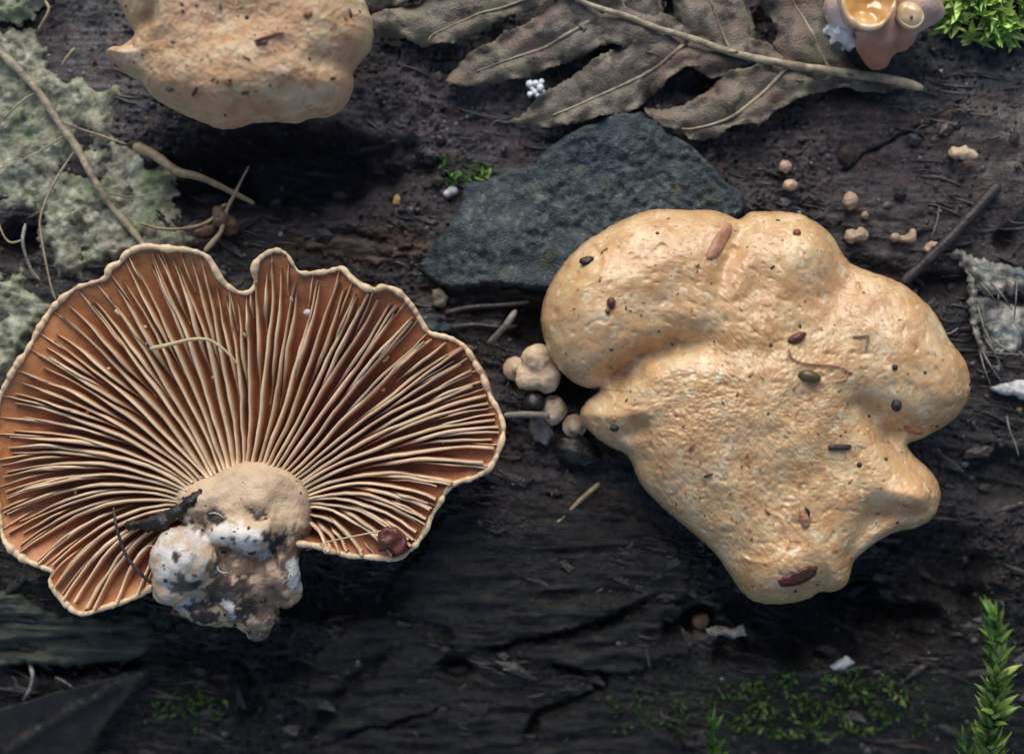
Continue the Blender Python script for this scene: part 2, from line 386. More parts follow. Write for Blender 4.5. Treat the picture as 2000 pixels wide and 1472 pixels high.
MT['blackbit'] = mat('black_bit', [(.3, (.010, .008, .009)), (.7, (.03, .024, .022))], 9, 4, (.35, .55), ((30, .4),))
MT['fungus'] = mat('jelly_fungus', [(.3, (.42, .26, .19)), (.55, (.58, .44, .38)), (.8, (.66, .58, .56))], 2.2, 6, (.35, .6), ((6, .2), (30, .35), (70, .25)), tint=True, sss=.3, coat=.1)
MT['amber'] = mat('amber_drop', [(.3, (.60, .27, .05)), (.55, (.72, .42, .13)), (.85, (.82, .62, .35))], 3, 3, (.06, .14), ((5, .05),), sss=.3, sssr=(.4, .2, .05), coat=.9)
MT['husk'] = mat('brown_husk', [(.3, (.10, .055, .03)), (.7, (.22, .13, .07))], 8, 6, (.4, .6), ((25, .5),))

# ------------------------------------------------------------------ the log: one sheet of bark and rotten wood
CRACKS = [  # (pixel polyline, half width px, depth)
    ([(1630, 342), (1690, 305), (1734, 281), (1790, 252), (1845, 226)], 3.2, .07),
    ([(650, 1463), (696, 1443), (750, 1437), (795, 1413), (840, 1410), (868, 1395)], 5, .12),
    ([(570, 1480), (620, 1420), (660, 1362), (720, 1314), (770, 1272)], 14, .12),
    ([(930, 1284), (1020, 1260), (1100, 1242), (1180, 1215), (1290, 1168)], 9, .12),
    ([(1030, 1472), (1040, 1440), (1058, 1410), (1140, 1382), (1200, 1340)], 10, .14),
    ([(1075, 1304), (1110, 1318), (1206, 1334)], 9, .15),
    ([(560, 440), (700, 462), (840, 500)], 7, .06),
    ([(520, 520), (640, 545), (800, 585)], 9, .08),
    ([(640, 590), (760, 625), (850, 640)], 8, .07),
    ([(840, 600), (930, 612), (1040, 595)], 12, .16),
    ([(1660, 500), (1720, 530), (1790, 545)], 16, .10),
    ([(-20, 1312), (120, 1322), (270, 1296)], 14, .25),
]
HOLES = [   # (px, py, rx, ry, depth)
    (560, 335, 240, 85, .62), (400, 380, 70, 60, .22), (40, 470, 50, 40, .35), (120, 690, 60, 60, .15),  # first hollow, below the pinkish cap, sunk deeper to blacken the shadow there
    (1040, 640, 60, 50, .35), (1120, 760, 60, 40, .25), (890, 1316, 38, 24, .25), (1600, 1225, 260, 85, .60), (1780, 1130, 160, 110, .40),
    (980, 860, 60, 60, .2), (650, 1160, 160, 70, .25), (450, 1290, 170, 60, .22), (1490, 70, 26, 60, .2), (1390, 170, 60, 30, .15), (1310, 30, 20, 40, .2),
    (1825, 560, 60, 30, .18), (1960, 940, 70, 60, .18), (470, 1400, 40, 60, .2), (1960, 470, 20, 30, .15), (1700, 160, 110, 40, .15),
]
RIDGES = [  # (polyline, half width, height)
    ([(600, 462), (690, 480), (780, 492), (850, 505)], 14, .06),
    ([(560, 560), (700, 600), (830, 640)], 20, .05),
    ([(860, 620), (940, 630), (1010, 640)], 12, .10),
    ([(1000, 1030), (1120, 1060), (1290, 1100)], 60, .08),
    ([(1880, 210), (1930, 230), (1975, 300), (1990, 400)], 36, .16),
]

def gbase(x, y):
    """the smooth shape of the log: it rolls away towards the bottom of the picture and, far off, on both sides"""
    d = np.clip(-0.9 - y, 0, None); z = -0.105 * d ** 2 / (1 + .06 * d)
    u = np.clip(y - 4.0, 0, None); z = z - .05 * u ** 2 / (1 + .06 * u)
    return z + .05 * pn2(x * .45, y * .45, 2)

def gh(x, y, fine=True):
    x = np.asarray(x, float); y = np.asarray(y, float)
    z = gbase(x, y)
    px = x * 200 + 1000; py = 736 - y * 200
    for (cx, cy, rx, ry, dp) in HOLES:
        q = np.sqrt(((px - cx) / rx) ** 2 + ((py - cy) / ry) ** 2) + .25 * pn2(px * .02, py * .02, 4)
        z = z - dp * sstep(1.25, .45, q)
    if not fine: return z
    wob = 6 * pn2(px * .03, py * .03, 9); wob2 = 3 * pn2(px * .1, py * .1, 8)
    near = (np.abs(x) < 6) & (np.abs(y) < 4.6)
    for pts, wd, dp in CRACKS:
        a = np.array(pts); m = near & (px > a[:, 0].min() - 60) & (px < a[:, 0].max() + 60) & (py > a[:, 1].min() - 60) & (py < a[:, 1].max() + 60)
        if m.any():
            d, t = poly_dist((px + wob + wob2)[m], (py + wob - wob2)[m], pts)
            z[m] -= dp * np.exp(-(d / wd) ** 2) * (sstep(0, .12, t) * sstep(1, .85, t))
    for pts, wd, h in RIDGES:
        a = np.array(pts); m = near & (px > a[:, 0].min() - 120) & (px < a[:, 0].max() + 120) & (py > a[:, 1].min() - 120) & (py < a[:, 1].max() + 120)
        if m.any():
            d, t = poly_dist((px + wob)[m], (py + wob)[m], pts); z[m] += h * np.exp(-(d / wd) ** 2)
    # wood grain, running across with a slight fall to the right
    c, s = math.cos(-.2), math.sin(-.2)
    gx = x * c - y * s * -1; gy = y * c - x * s
    grainy = sstep(-.25, .35, pn2(x * .5, y * .6, 21)) * .7 + .3
    z = z + grainy * (.045 * fb2(gx * .7, gy * 4.2, 4, 30) + .02 * pn2(gx * 1.6, gy * 15, 33))
    # soil crumbs and pits
    soil = sstep(-.2, .3, pn2(x * .45 + 3, y * .5, 41)) * .7 + .3
    n = pn2(x * 7, y * 7, 51); n2 = pn2(x * 16, y * 16, 52); n3 = pn2(x * 30, y * 30, 53)
    z = z + soil * (.036 * n + .032 * n2 + .019 * n3 - .20 * np.clip(n2 - .34, 0, 1) - .14 * np.clip(n3 - .42, 0, 1))
    z = z + .05 * fb2(x * 1.6, y * 1.9, 3, 61)
    return z

def spot(px, py, off=0.0, fine=True):
    """world point on the log under a pixel"""
    z = 0.0
    for _ in range(4):
        x, y = XY(px, py, z + off); z = float(gh(np.array([x]), np.array([y]), fine)[0])
    x, y = XY(px, py, z + off)
    return np.array([float(x), float(y), z + off])

def axis(lo, hi, step, far, grow=1.12):
    a = list(np.arange(lo, hi + 1e-6, step)); s = step; e = hi
    while e < far: s *= grow; e += s; a.append(e)
    s = step; e = lo
    while e > -far: s *= grow; e -= s; a.insert(0, e)
    return np.array(a)
ax_, ay_ = axis(-5.6, 5.6, .0145, 60), axis(-4.2, 4.2, .0145, 60)
GX, GY = np.meshgrid(ax_, ay_)
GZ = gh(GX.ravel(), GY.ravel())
gv = np.stack([GX.ravel(), GY.ravel(), GZ], 1)
nx, ny = len(ax_), len(ay_)
I = np.arange(nx * ny).reshape(ny, nx)
gf = np.stack([I[:-1, :-1].ravel(), I[:-1, 1:].ravel(), I[1:, 1:].ravel(), I[1:, :-1].ravel()], 1)

def gtint(x, y):
    px = x * 200 + 1000; py = 736 - y * 200
    t = np.tile(np.array([.066, .057, .058]), (len(x), 1))
    def zone(cx, cy, rx, ry, col, k=1.0):
        q = np.sqrt(((px - cx) / rx) ** 2 + ((py - cy) / ry) ** 2) + .35 * fb2(px * .012, py * .012, 3, 71)
        m = (k * sstep(1.3, .5, q))[:, None]; t[:] = t * (1 - m) + np.array(col) * m
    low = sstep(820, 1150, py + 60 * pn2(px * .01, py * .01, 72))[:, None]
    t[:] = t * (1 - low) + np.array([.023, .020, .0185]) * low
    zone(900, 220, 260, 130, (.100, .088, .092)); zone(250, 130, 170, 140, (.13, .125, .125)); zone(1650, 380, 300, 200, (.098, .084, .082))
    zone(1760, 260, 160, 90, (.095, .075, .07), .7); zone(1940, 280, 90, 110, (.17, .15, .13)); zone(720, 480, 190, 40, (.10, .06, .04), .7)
    zone(700, 590, 220, 60, (.075, .062, .062)); zone(520, 330, 260, 90, (.03, .026, .028), .8); zone(1160, 1030, 130, 70, (.055, .042, .032), .7); zone(930, 1110, 60, 60, (.030, .036, .020), .7)  # zone below the pinkish cap is tinted darker to deepen its cast shadow
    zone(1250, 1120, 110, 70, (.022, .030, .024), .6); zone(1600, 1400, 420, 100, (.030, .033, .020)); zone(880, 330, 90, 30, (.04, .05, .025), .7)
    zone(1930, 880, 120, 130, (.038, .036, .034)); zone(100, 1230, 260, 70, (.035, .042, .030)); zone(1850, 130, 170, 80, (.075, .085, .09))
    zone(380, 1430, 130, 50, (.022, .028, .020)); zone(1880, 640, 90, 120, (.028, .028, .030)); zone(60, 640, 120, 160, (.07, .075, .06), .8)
    red = sstep(.25, .6, fb2(px * .014, py * .02, 3, 77))[:, None] * .5
    t[:] = t * (1 - red) + t * np.array([1.45, .98, .88]) * red
    return t
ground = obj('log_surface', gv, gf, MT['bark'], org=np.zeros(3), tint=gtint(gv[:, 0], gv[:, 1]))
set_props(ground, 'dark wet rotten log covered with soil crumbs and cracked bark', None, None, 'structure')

def plate(poly, seed, lift, thick, m=MT['plate'], name='bark_plate', groove=1.0, zr=-.2):
    def top(x, y, px, py, d):
        z = gh(x, y, False) + lift + .035 * fb2(x * 1.1, y * 3.2, 4, seed) * groove + .015 * pn2(x * 9, y * 14, seed + 1)
        z = z - .06 * np.exp(-(d / 4) ** 2) + .05 * pn2(x * 1.0, y * 8, seed + 7) + .030 * pn2(x * 2.5, y * 22, seed + 8) - .10 * np.clip(pn2(x * .9, y * 7, seed + 9) - .35, 0, 1) + .05 * pn2(x * 1.3, y * 1.3, seed + 4)
        for pts, wd, dp in CRACKS[1:6]:
            q, t = poly_dist(px + 7 * pn2(px * .03, py * .03, 9), py + 7 * pn2(px * .03, py * .03, 10), pts)
            z = z - dp * np.exp(-(q / wd) ** 2)
        return z
    v, f, p, n = slab_geo(poly, zr, top, thick, 5.2, jag=5, jfreq=.06, seed=seed, edge_step=4)
    return obj(name, v, f, m, ground)
plate([(860, 1010), (1000, 970), (1120, 985), (1230, 1000), (1300, 1040), (1342, 1090), (1345, 1120), (1338, 1170), (1286, 1163), (1180, 1208), (1100, 1235), (1020, 1255), (930, 1278), (882, 1276), (876, 1232), (800, 1210), (750, 1175), (780, 1120), (830, 1070)], 101, .10, .18)
plate([(600, 1300), (650, 1245), (740, 1200), (800, 1222), (868, 1245), (872, 1290), (850, 1312), (880, 1345), (940, 1345), (1010, 1330), (1080, 1322), (1140, 1335), (1150, 1370), (1060, 1400), (1030, 1450), (1020, 1520), (600, 1520), (585, 1420)], 107, .05, .16)
plate([(1000, 1275), (1100, 1250), (1180, 1222), (1286, 1178), (1330, 1180), (1334, 1205), (1350, 1268), (1290, 1295), (1210, 1325), (1100, 1308), (1050, 1300)], 113, .06, .16)
plate([(-70, 1190), (30, 1150), (110, 1195), (200, 1205), (270, 1200), (300, 1235), (265, 1285), (150, 1302), (30, 1298), (-70, 1302)], 119, .10, .22, MT['greenwood'], groove=2.2)
plate([(1060, 1520), (1056, 1430), (1100, 1402), (1180, 1380), (1230, 1400), (1290, 1420), (1340, 1470), (1330, 1520)], 127, .06, .18)
plate([(560, 470), (640, 455), (740, 470), (850, 500), (860, 520), (760, 520), (640, 500)], 131, .06, .10,
      mat('red_wood', [(.3, (.03, .022, .02)), (.6, (.085, .055, .042)), (.85, (.17, .11, .075))], 6, 8, (.4, .65), ((12, .5), (45, .4)), stretch=(.4, 2, 1)), groove=1.6, zr=0)

FLM = mat('bark_chip', [(.32, (.022, .018, .016)), (.5, (.055, .045, .038)), (.68, (.10, .085, .07))], 8, 6, (.35, .6), ((30, .6),), grain=((.6, 4, 1), 6, .6))
rnd = np.random.RandomState(81); FL = []
for k in range(8):          # eight flake shapes, shared by the copies
    nn = 9; an = np.sort(rnd.rand(nn) * 6.28); rr = rnd.uniform(.6, 1.1, nn); el = rnd.uniform(1.6, 3.6)
    top_ = np.stack([np.cos(an) * rr * el, np.sin(an) * rr, rnd.uniform(.1, .4, nn)], 1) * .07
    v = np.vstack([top_, top_ * np.array([1, 1, 0]) - np.array([0, 0, .03]), [[0, 0, .04]]])
    f = [(i, (i + 1) % nn, 2 * nn) for i in range(nn)] + [(i + nn, (i + 1) % nn + nn, (i + 1) % nn, i) for i in range(nn)]
    FL.append(obj('bark_flake', v, f, FLM if k % 2 else MT['darktwig'], ground, org=np.zeros(3), smooth=False).data)
for o_ in [o for o in ground.children if o.name.startswith('bark_flake')]: bpy.data.objects.remove(o_)
for k in range(230):
    px_, py_ = rnd.uniform(-10, 2010), rnd.choice([rnd.uniform(400, 680), rnd.uniform(880, 1480), rnd.uniform(880, 1480)])
    g = spot(px_, py_); o_ = bpy.data.objects.new('bark_flake', FL[rnd.randint(8)]); COL.objects.link(o_); o_.parent = ground
    o_.location = (g[0], g[1], g[2] + .015); q = rnd.uniform(.5, 1.25); o_.scale = (q, q * rnd.uniform(.6, 1.1), q); o_.rotation_euler = (rnd.normal(0, .15), rnd.normal(0, .12), -.17 + rnd.normal(0, .5))

# ------------------------------------------------------------------ gilled mushroom lying upside down
GO = [(0, 783), (18, 747), (39, 711), (60, 681), (81, 633), (111, 591), (149, 565), (179, 557), (209, 544), (218, 523), (236, 512), (252, 495), (287, 484), (330, 486), (371, 490), (404, 502), (418, 517), (430, 538), (444, 556),
      (466, 572), (488, 570), (499, 550), (499, 525), (509, 504), (537, 491), (560, 500), (574, 522), (590, 536), (635, 532), (668, 524), (686, 541), (707, 557), (733, 567), (752, 562), (779, 571), (803, 597), (824, 630), (839, 650),
      (875, 660), (907, 678), (928, 708), (946, 738), (958, 777), (973, 804), (982, 837), (974, 878), (958, 910), (928, 931), (898, 940), (877, 952), (857, 981), (842, 1005), (827, 1044), (797, 1077), (767, 1092), (725, 1089), (683, 1086),
      (647, 1078), (612, 1066), (560, 1062), (480, 1075), (400, 1100), (345, 1128), (296, 1149), (260, 1167), (209, 1185), (161, 1198), (128, 1182), (105, 1155), (98, 1130), (104, 1114), (78, 1104), (45, 1092), (18, 1071), (2, 1050), (-8, 1010), (-14, 950), (-15, 890), (-9, 830)]
GC = np.array([465., 950.]); GZR = .68
gout = resample(GO, n=560)
grel = gout - GC; gang = np.degrees(np.arctan2(-grel[:, 1], grel[:, 0])) % 360
grad = np.hypot(grel[:, 0], grel[:, 1])
_tab = np.zeros(720)
for k in range(720):
    a = k * .5; dd = np.abs((gang - a + 180) % 360 - 180); _tab[k] = grad[np.argsort(dd)[:3]].mean()
def gR(a): return np.interp(np.asarray(a) % 360, np.arange(721) * .5, np.append(_tab, _tab[0]))
def gsurf(px, py):
    """height of the flesh between the gills"""
    a = np.degrees(np.arctan2(-(py - GC[1]), px - GC[0])); r = np.hypot(px - GC[0], py - GC[1]); s = np.clip(r / gR(a), 0, 1.1)
    z = .30 + .36 * s ** 2.2 + .05 * np.sin(np.radians(a) * 7 + 1.2) * s ** 4 + .035 * np.sin(np.radians(a) * 15) * s ** 6
    return z + .10 * np.clip((GC[1] - py) / 470, -1, 1) * s, s
gm = thing('gilled_mushroom', spot(480, 900, 0, False), 'overturned mushroom showing orange brown cap underside with cream gills and knobbly stem', 'mushroom')
ss = 1 - (1 - np.linspace(0, 1, 44)) ** 1.5
V = []; T = []; N_ = len(gout)
for s in ss[1:]:
    p = GC + grel * s; z, _ = gsurf(p[:, 0], p[:, 1]); z = z + .012 * pn2(p[:, 0] * .05, p[:, 1] * .05, 3)
    x, y = XY(p[:, 0], p[:, 1], GZR); V.append(np.stack([x, y, z], 1))
    k = sstep(.62, .97, s); n = .5 + .5 * pn2(p[:, 0] * .012, p[:, 1] * .012, 5)
    left = sstep(560, 120, p[:, 0]) * k
    c = np.array([.34, .115, .048]) * (1 - k) + np.array([.47, .19, .075]) * k
    T.append(c[None] * (1 - .25 * n[:, None]) + left[:, None] * np.array([.10, .045, .012]))
edge = V[-1]
for s, dz in ((1.012, -.05), (1.0, -.11), (.93, -.22), (.75, -.40), (.4, -.52), (.05, -.55)):
    p = GC + grel * s; x, y = XY(p[:, 0], p[:, 1], GZR)
    zz = edge[:, 2] + dz if s > .9 else np.maximum(edge[:, 2] + dz, gh(x, y, False) + .02) if s < .5 else edge[:, 2] + dz
    V.append(np.stack([x, y, zz], 1)); T.append(np.tile([.55, .36, .17], (N_, 1)))
z0, _ = gsurf(np.array([GC[0]]), np.array([GC[1]])); cx, cy = XY(GC[0], GC[1], GZR)
V = np.vstack([[[cx, cy, z0[0]]]] + V); T = np.vstack([[[.2, .06, .02]]] + T)
F = [(0, 1 + k, 1 + (k + 1) % N_) for k in range(N_)]
nr = (len(V) - 1) // N_
for r in range(nr - 1):
    b = 1 + r * N_
    for k in range(N_):
        k2 = (k + 1) % N_; F.append((b + k, b + N_ + k, b + N_ + k2, b + k2))
F.append(tuple(1 + (nr - 1) * N_ + k for k in range(N_)))
F = [q[::-1] for q in F]
obj('cap', V, [q[::-1] for q in F], MT['gillflesh'], gm, tint=T)
# the beaded pale margin
mo = resample(GO, step=3.2); z, _ = gsurf(mo[:, 0], mo[:, 1]); x, y = XY(mo[:, 0], mo[:, 1], GZR)
bead = pn2(mo[:, 0] * .05, mo[:, 1] * .05, 5) + .5 * pn2(mo[:, 0] * .11, mo[:, 1] * .11, 6)
slow = pn2(mo[:, 0] * .013, mo[:, 1] * .013, 7)
rad = np.clip(.027 + .013 * bead + .012 * slow, .010, .06)
pts = np.stack([x, y, z + .012 + .012 * bead], 1); pts[:, :2] -= (pts[:, :2] - pts[:, :2].mean(0)) / np.linalg.norm(pts[:, :2] - pts[:, :2].mean(0), axis=1)[:, None] * (.02 * np.clip(slow, -1, 1))[:, None]
v, f = tube_geo(np.vstack([pts, pts[:1]]), np.append(rad, rad[0]), 8, cap=False)
obj('cap_margin', v, f, MT['rim'], gm)
# gills, one blade each
SE = (np.array([474., 975.]), 96., 60.)
def send(a):
    a = a % 360
    return np.interp(a, [0, 25, 45, 60, 80, 95, 110, 140, 175, 200, 225, 250, 300, 325, 340, 360], [.985, .985, .96, .955, .95, .95, .955, .93, .945, .96, .97, .97, .975, .975, .975, .985])
def gill(a, s0, s1, wid, hgt, k, ns=18):
    a2 = a + 1.2 * math.sin(k * 1.7)
    O = GC + gR(a2) * np.array([math.cos(math.radians(a2)), -math.sin(math.radians(a2))])
    st = SE[0] + np.array([SE[1] * math.cos(math.radians(a)), -SE[2] * math.sin(math.radians(a))])
    D = st - np.array([468., 1025.]); D /= np.linalg.norm(D)
    E = GC + (O - GC) * s1
    Lg = np.linalg.norm(E - st); c = st + D * Lg * .5
    t = np.linspace(s0, 1, ns)[:, None]
    p = (1 - t) ** 2 * st + 2 * t * (1 - t) * c + t * t * E
    nrm = np.gradient(p, axis=0); nrm /= np.linalg.norm(nrm, axis=1)[:, None]; side = np.stack([-nrm[:, 1], nrm[:, 0]], 1)
    t = t[:, 0]
    p = p + side * (5.2 * pn2(t * 3.0 + k * 5.1, t * 0 + k * .37, 2) + 1.4 * pn2(t * 11 + k, t * 0 + k, 3))[:, None]
    z, s = gsurf(p[:, 0], p[:, 1])
    u = (t - s0) / (1 - s0)
    prof = sstep(0, .45, u) if s0 > .02 else np.ones_like(u)
    fade = .35 + .45 * float(sstep(40, 100, (a + 10) % 360) * sstep(235, 190, (a + 10) % 360))
    h = hgt * (1 - .35 * u) * prof * (1 - (.95 * fade) * sstep(.45, 1, u)) * (1 + .10 * pn2(t * 9 + k, t * 0, 4)) + .012
    ww = wid * (1 - .80 * fade * sstep(.55, 1, u)) * (.35 + .65 * np.minimum(1, prof * 1.3)) * (1 + .25 * pn2(t * 6 + k * 3, t * 0 + 1, 8))
    x, y = XY(p[:, 0], p[:, 1], GZR)
    prs = [(-1.5, -.03, 0), (-.85, .45, .12), (-.60, .90, .75), (0, 1.0, 1.0), (.60, .90, .75), (.85, .45, .12), (1.5, -.03, 0)]
    v = []; tt = []
    tone = .86 + .14 * math.sin(k * 2.3)
    for i in range(len(t)):
        for (q, hh, e) in prs:
            zz = z[i] + (h[i] * hh if hh > 0 else -.03)
            v.append((x[i] - 0 + side[i, 0] * q * ww[i], y[i] - side[i, 1] * q * ww[i], zz))
            e2 = e * (1 - .70 * fade * u[i] ** 5) * (1 if s0 < .05 else min(1, .25 + u[i] * 3.5))
            tt.append(tuple(np.array([.56, .27, .12]) * (1 - e2) + np.array([.86, .68, .46]) * tone * e2))
    n = 7; f = []
    for i in range(len(t) - 1):
        for q in range(n - 1): f.append((i * n + q, i * n + q + 1, (i + 1) * n + q + 1, (i + 1) * n + q))
    f.append(tuple(range(n))); f.append(tuple((len(t) - 1) * n + q for q in range(n))[::-1])
    obj('gill', v, f, MT['gill'], gm, tint=np.array(tt))
A0, A1, NG = -36., 248., 52
step = (A1 - A0) / (NG - 1); kk = 0
for i in range(NG):
    a = A0 + i * step + random.uniform(-.9, .9); kk += 1
    e = float(send(a)) + random.uniform(-.025, .02)
    gill(a, 0.0, e, random.uniform(.020, .027), random.uniform(.25, .30), kk)
    if i == NG - 1: break
    for off, s0 in ((.5, random.uniform(.30, .46)), (.26, random.uniform(.60, .72)), (.75, random.uniform(.60, .72))):
        a2 = a + step * (off + random.uniform(-.05, .05)); kk += 1
        if off != .5 and random.random() < (.15 if -40 < a2 < 60 else .6): continue
        gill(a2, s0, min(.985, float(send(a2)) + random.uniform(-.05, .03)), random.uniform(.013, .019) if off != .5 else random.uniform(.018, .025), random.uniform(.15, .2) if off != .5 else random.uniform(.2, .26), kk)
for i in range(NG):
    a = A0 + (i + .5) * (A1 - A0) / NG + random.uniform(-.5, .5); kk += 1
    gill(a, random.uniform(.72, .86), .992, random.uniform(.008, .012), random.uniform(.05, .08), kk, 8)
for k in range(16):        # little cross ridges where blades fork and join
    a = random.uniform(-30, 240); s_ = random.uniform(.45, .9); c_ = GC + s_ * gR(a) * np.array([math.cos(math.radians(a)), -math.sin(math.radians(a))])
    e_ = c_ + np.array([random.uniform(-14, 14), random.uniform(-14, 14)]); q_ = np.linspace(c_, e_, 5)
    z_, _ = gsurf(q_[:, 0], q_[:, 1]); x_, y_ = XY(q_[:, 0], q_[:, 1], GZR)
    v, f = tube_geo(np.stack([x_, y_, z_ + .10 * (1 - s_) + .04], 1), [.012, .016, .018, .016, .012], 6); obj('gill_bridge', v, f, MT['rim'], gm)
# knobbly stem: a neck at the gills and a broken, dirty foot
def pe(px, py, z, rx, ry, rz, a=0):
    x, y = XY(px, py, z); return ((float(x), float(y), z), (rx / 200, ry / 200, rz), a)
sv, sf = blob_geo([pe(495, 985, .50, 112, 80, .38), pe(545, 1015, .50, 60, 66, .36), pe(430, 985, .50, 84, 58, .34), pe(540, 1045, .62, 40, 40, .26), pe(495, 1040, .80, 62, 36, .24), pe(445, 1038, .82, 40, 26, .20), pe(362, 1090, .80, 64, 60, .28, 20), pe(345, 1128, .66, 44, 56, .28),
                   pe(470, 1125, .56, 104, 74, .32), pe(556, 1095, .68, 24, 62, .24), pe(560, 1140, .55, 28, 46, .25), pe(430, 1185, .48, 92, 34, .26), pe(456, 1172, .66, 22, 30, .16), pe(400, 1130, .7, 26, 30, .2), pe(500, 1185, .48, 45, 45, .24), pe(530, 1120, .70, 22, 30, .18), pe(504, 1228, .38, 22, 24, .16),
                   pe(450, 1110, .35, 110, 80, .35)], .027, 2, ((1.6, .04), (4.2, .045), (9, .018), (20, .008)), 5)
px = sv[:, 0] / ((HC - .6) / HC) * 200 + 1000; py = 736 - sv[:, 1] / ((HC - .6) / HC) * 200
st = np.tile(np.array([.62, .46, .30]), (len(sv), 1))
def dab(cx, cy, rx, ry, col, k=1.0, hard=.45):
    q = np.sqrt(((px - cx) / rx) ** 2 + ((py - cy) / ry) ** 2) + .75 * fb2(px * .035, py * .035, 5, 91, .62)
    m = (k * sstep(1.0, .78, q))[:, None]; st[:] = st * (1 - m) + np.array(col) * m
dirt = (.035, .025, .02); brn = (.17, .10, .06); wht = (.74, .71, .65); gry = (.56, .52, .44)
dab(480, 1160, 120, 66, brn, .85); dab(580, 1070, 45, 70, brn, .9); dab(400, 1015, 60, 34, (.25, .19, .14)); dab(460, 1100, 70, 34, brn); dab(360, 1095, 64, 76, gry); dab(350, 1080, 36, 44, wht, .8)
dab(505, 1048, 56, 32, wht); dab(455, 1030, 44, 22, wht, .9); dab(455, 1172, 20, 28, wht); dab(376, 1176, 20, 22, wht); dab(580, 1120, 12, 46, wht)
dab(515, 998, 24, 15, dirt); dab(548, 1040, 34, 30, dirt); dab(362, 1080, 8, 12, dirt); dab(425, 1006, 30, 11, dirt); dab(372, 1135, 24, 26, (.12, .10, .08)); dab(408, 1190, 38, 26, dirt); dab(490, 1185, 20, 40, dirt, .9); dab(465, 1138, 60, 26, dirt, .9)
dab(530, 1150, 30, 40, (.25, .18, .13), .8); dab(505, 1240, 26, 30, (.30, .20, .15)); dab(560, 985, 40, 50, (.50, .36, .23), .7)
stem_o = obj('stem', sv, sf, MT['stem'], gm, tint=st)
rnd = np.random.RandomState(61); pick = rnd.choice(len(sv), 200, replace=False); pick = pick[(sv[pick, 2] > .45) & ((py[pick] > 1000) | (rnd.rand(len(pick)) < .3))]
v0, f0 = ICO[1]; s_ = .014 * rnd.lognormal(0, .55, len(pick))
gr = v0[None] * (1 + .35 * rnd.uniform(-1, 1, (len(pick), len(v0), 1))) * s_[:, None, None] * rnd.uniform(.6, 1.5, (len(pick), 1, 3)) + sv[pick][:, None, :]
gc = np.array([(.02, .015, .013), (.05, .03, .02), (.03, .025, .022), (.16, .08, .04)])[rnd.randint(0, 4, len(pick))]
o = obj('soil_grains', gr.reshape(-1, 3), (f0[None] + (np.arange(len(pick)) * len(v0))[:, None, None]).reshape(-1, 3), MT['crumb'], stem_o, org=np.array(gm.location), tint=np.repeat(gc, len(v0), 0)); o['kind'] = 'stuff'
V = []; F = []; T = []; b = 0
for k in rnd.choice(len(sv), 14, replace=False):
    if sv[k, 2] < .4: continue
    a = rnd.rand() * 6.28; t_ = np.linspace(0, 1, 5); ln = rnd.uniform(.05, .16)
    q = sv[k] + np.stack([ln * t_ * np.cos(a + t_), ln * t_ * np.sin(a + t_), .03 * np.sin(t_ * 3)], 1); v, f = tube_geo(q, .0055, 4)
    V.append(v); F += [tuple(i + b for i in g_) for g_ in f]; b += len(v); T.append(np.tile([(.5, .48, .42), (.6, .58, .54), (.2, .14, .1)][rnd.randint(3)], (len(v), 1)))
o = obj('mycelium_threads', np.vstack(V), F, MT['crumb'], stem_o, org=np.array(gm.location), tint=np.vstack(T)); o['kind'] = 'stuff'

# ------------------------------------------------------------------ caps seen from above
def cap_mesh(outline, C, zr, zfun, nth=560, nr=110):
    out = resample(outline, n=nth); C = np.array(C, float); rel = out - C
    out = out + (rel / np.linalg.norm(rel, axis=1)[:, None]) * (1.3 * pn2(out[:, 0] * .07, out[:, 1] * .07, 3) + .6 * pn2(out[:, 0] * .2, out[:, 1] * .2, 4))[:, None]
    rel = out - C
    s = 1 - (1 - np.linspace(0, 1, nr)) ** 1.5
    P = (C + s[1:, None, None] * rel[None]).reshape(-1, 2)
    d, _ = poly_dist(P[:, 0], P[:, 1], out[::2], True); d[-nth:] = 0
    z = zfun(P[:, 0], P[:, 1], d); x, y = XY(P[:, 0], P[:, 1], zr)
    V = [np.stack([x, y, z], 1)]
    ez = z[-nth:]
    for s_, dz in ((1.004, -.05), (.995, -.10), (.97, -.15), (.90, -.17), (.7, -.10), (.3, .0), (.03, .02)):
        q = C + rel * s_; xx, yy = XY(q[:, 0], q[:, 1], zr); V.append(np.stack([xx, yy, (ez + dz) if s_ > .5 else np.full(nth, ez.mean() + dz)], 1))
    zc = zfun(C[:1], C[1:], np.array([poly_dist(C[:1], C[1:], out, True)[0][0]]))[0]
    cx, cy = XY(C[0], C[1], zr)
    V = np.vstack([[[float(cx), float(cy), zc]]] + V); n = (len(V) - 1) // nth
    I = 1 + np.arange(n * nth).reshape(n, nth); J = np.roll(I, -1, 1)
    q = np.stack([I[:-1].ravel(), I[1:].ravel(), J[1:].ravel(), J[:-1].ravel()], 1)
    fan = np.stack([np.zeros(nth, int), I[0], J[0]], 1)
    tri = np.vstack([fan, q[:, [0, 1, 2]], q[:, [0, 2, 3]]])[:, ::-1]
    a, b, c = V[tri[0, 0]], V[tri[0, 1]], V[tri[0, 2]]
    if np.cross(b - a, c - a)[2] < 0: tri = tri[:, ::-1]
    return V, tri, out

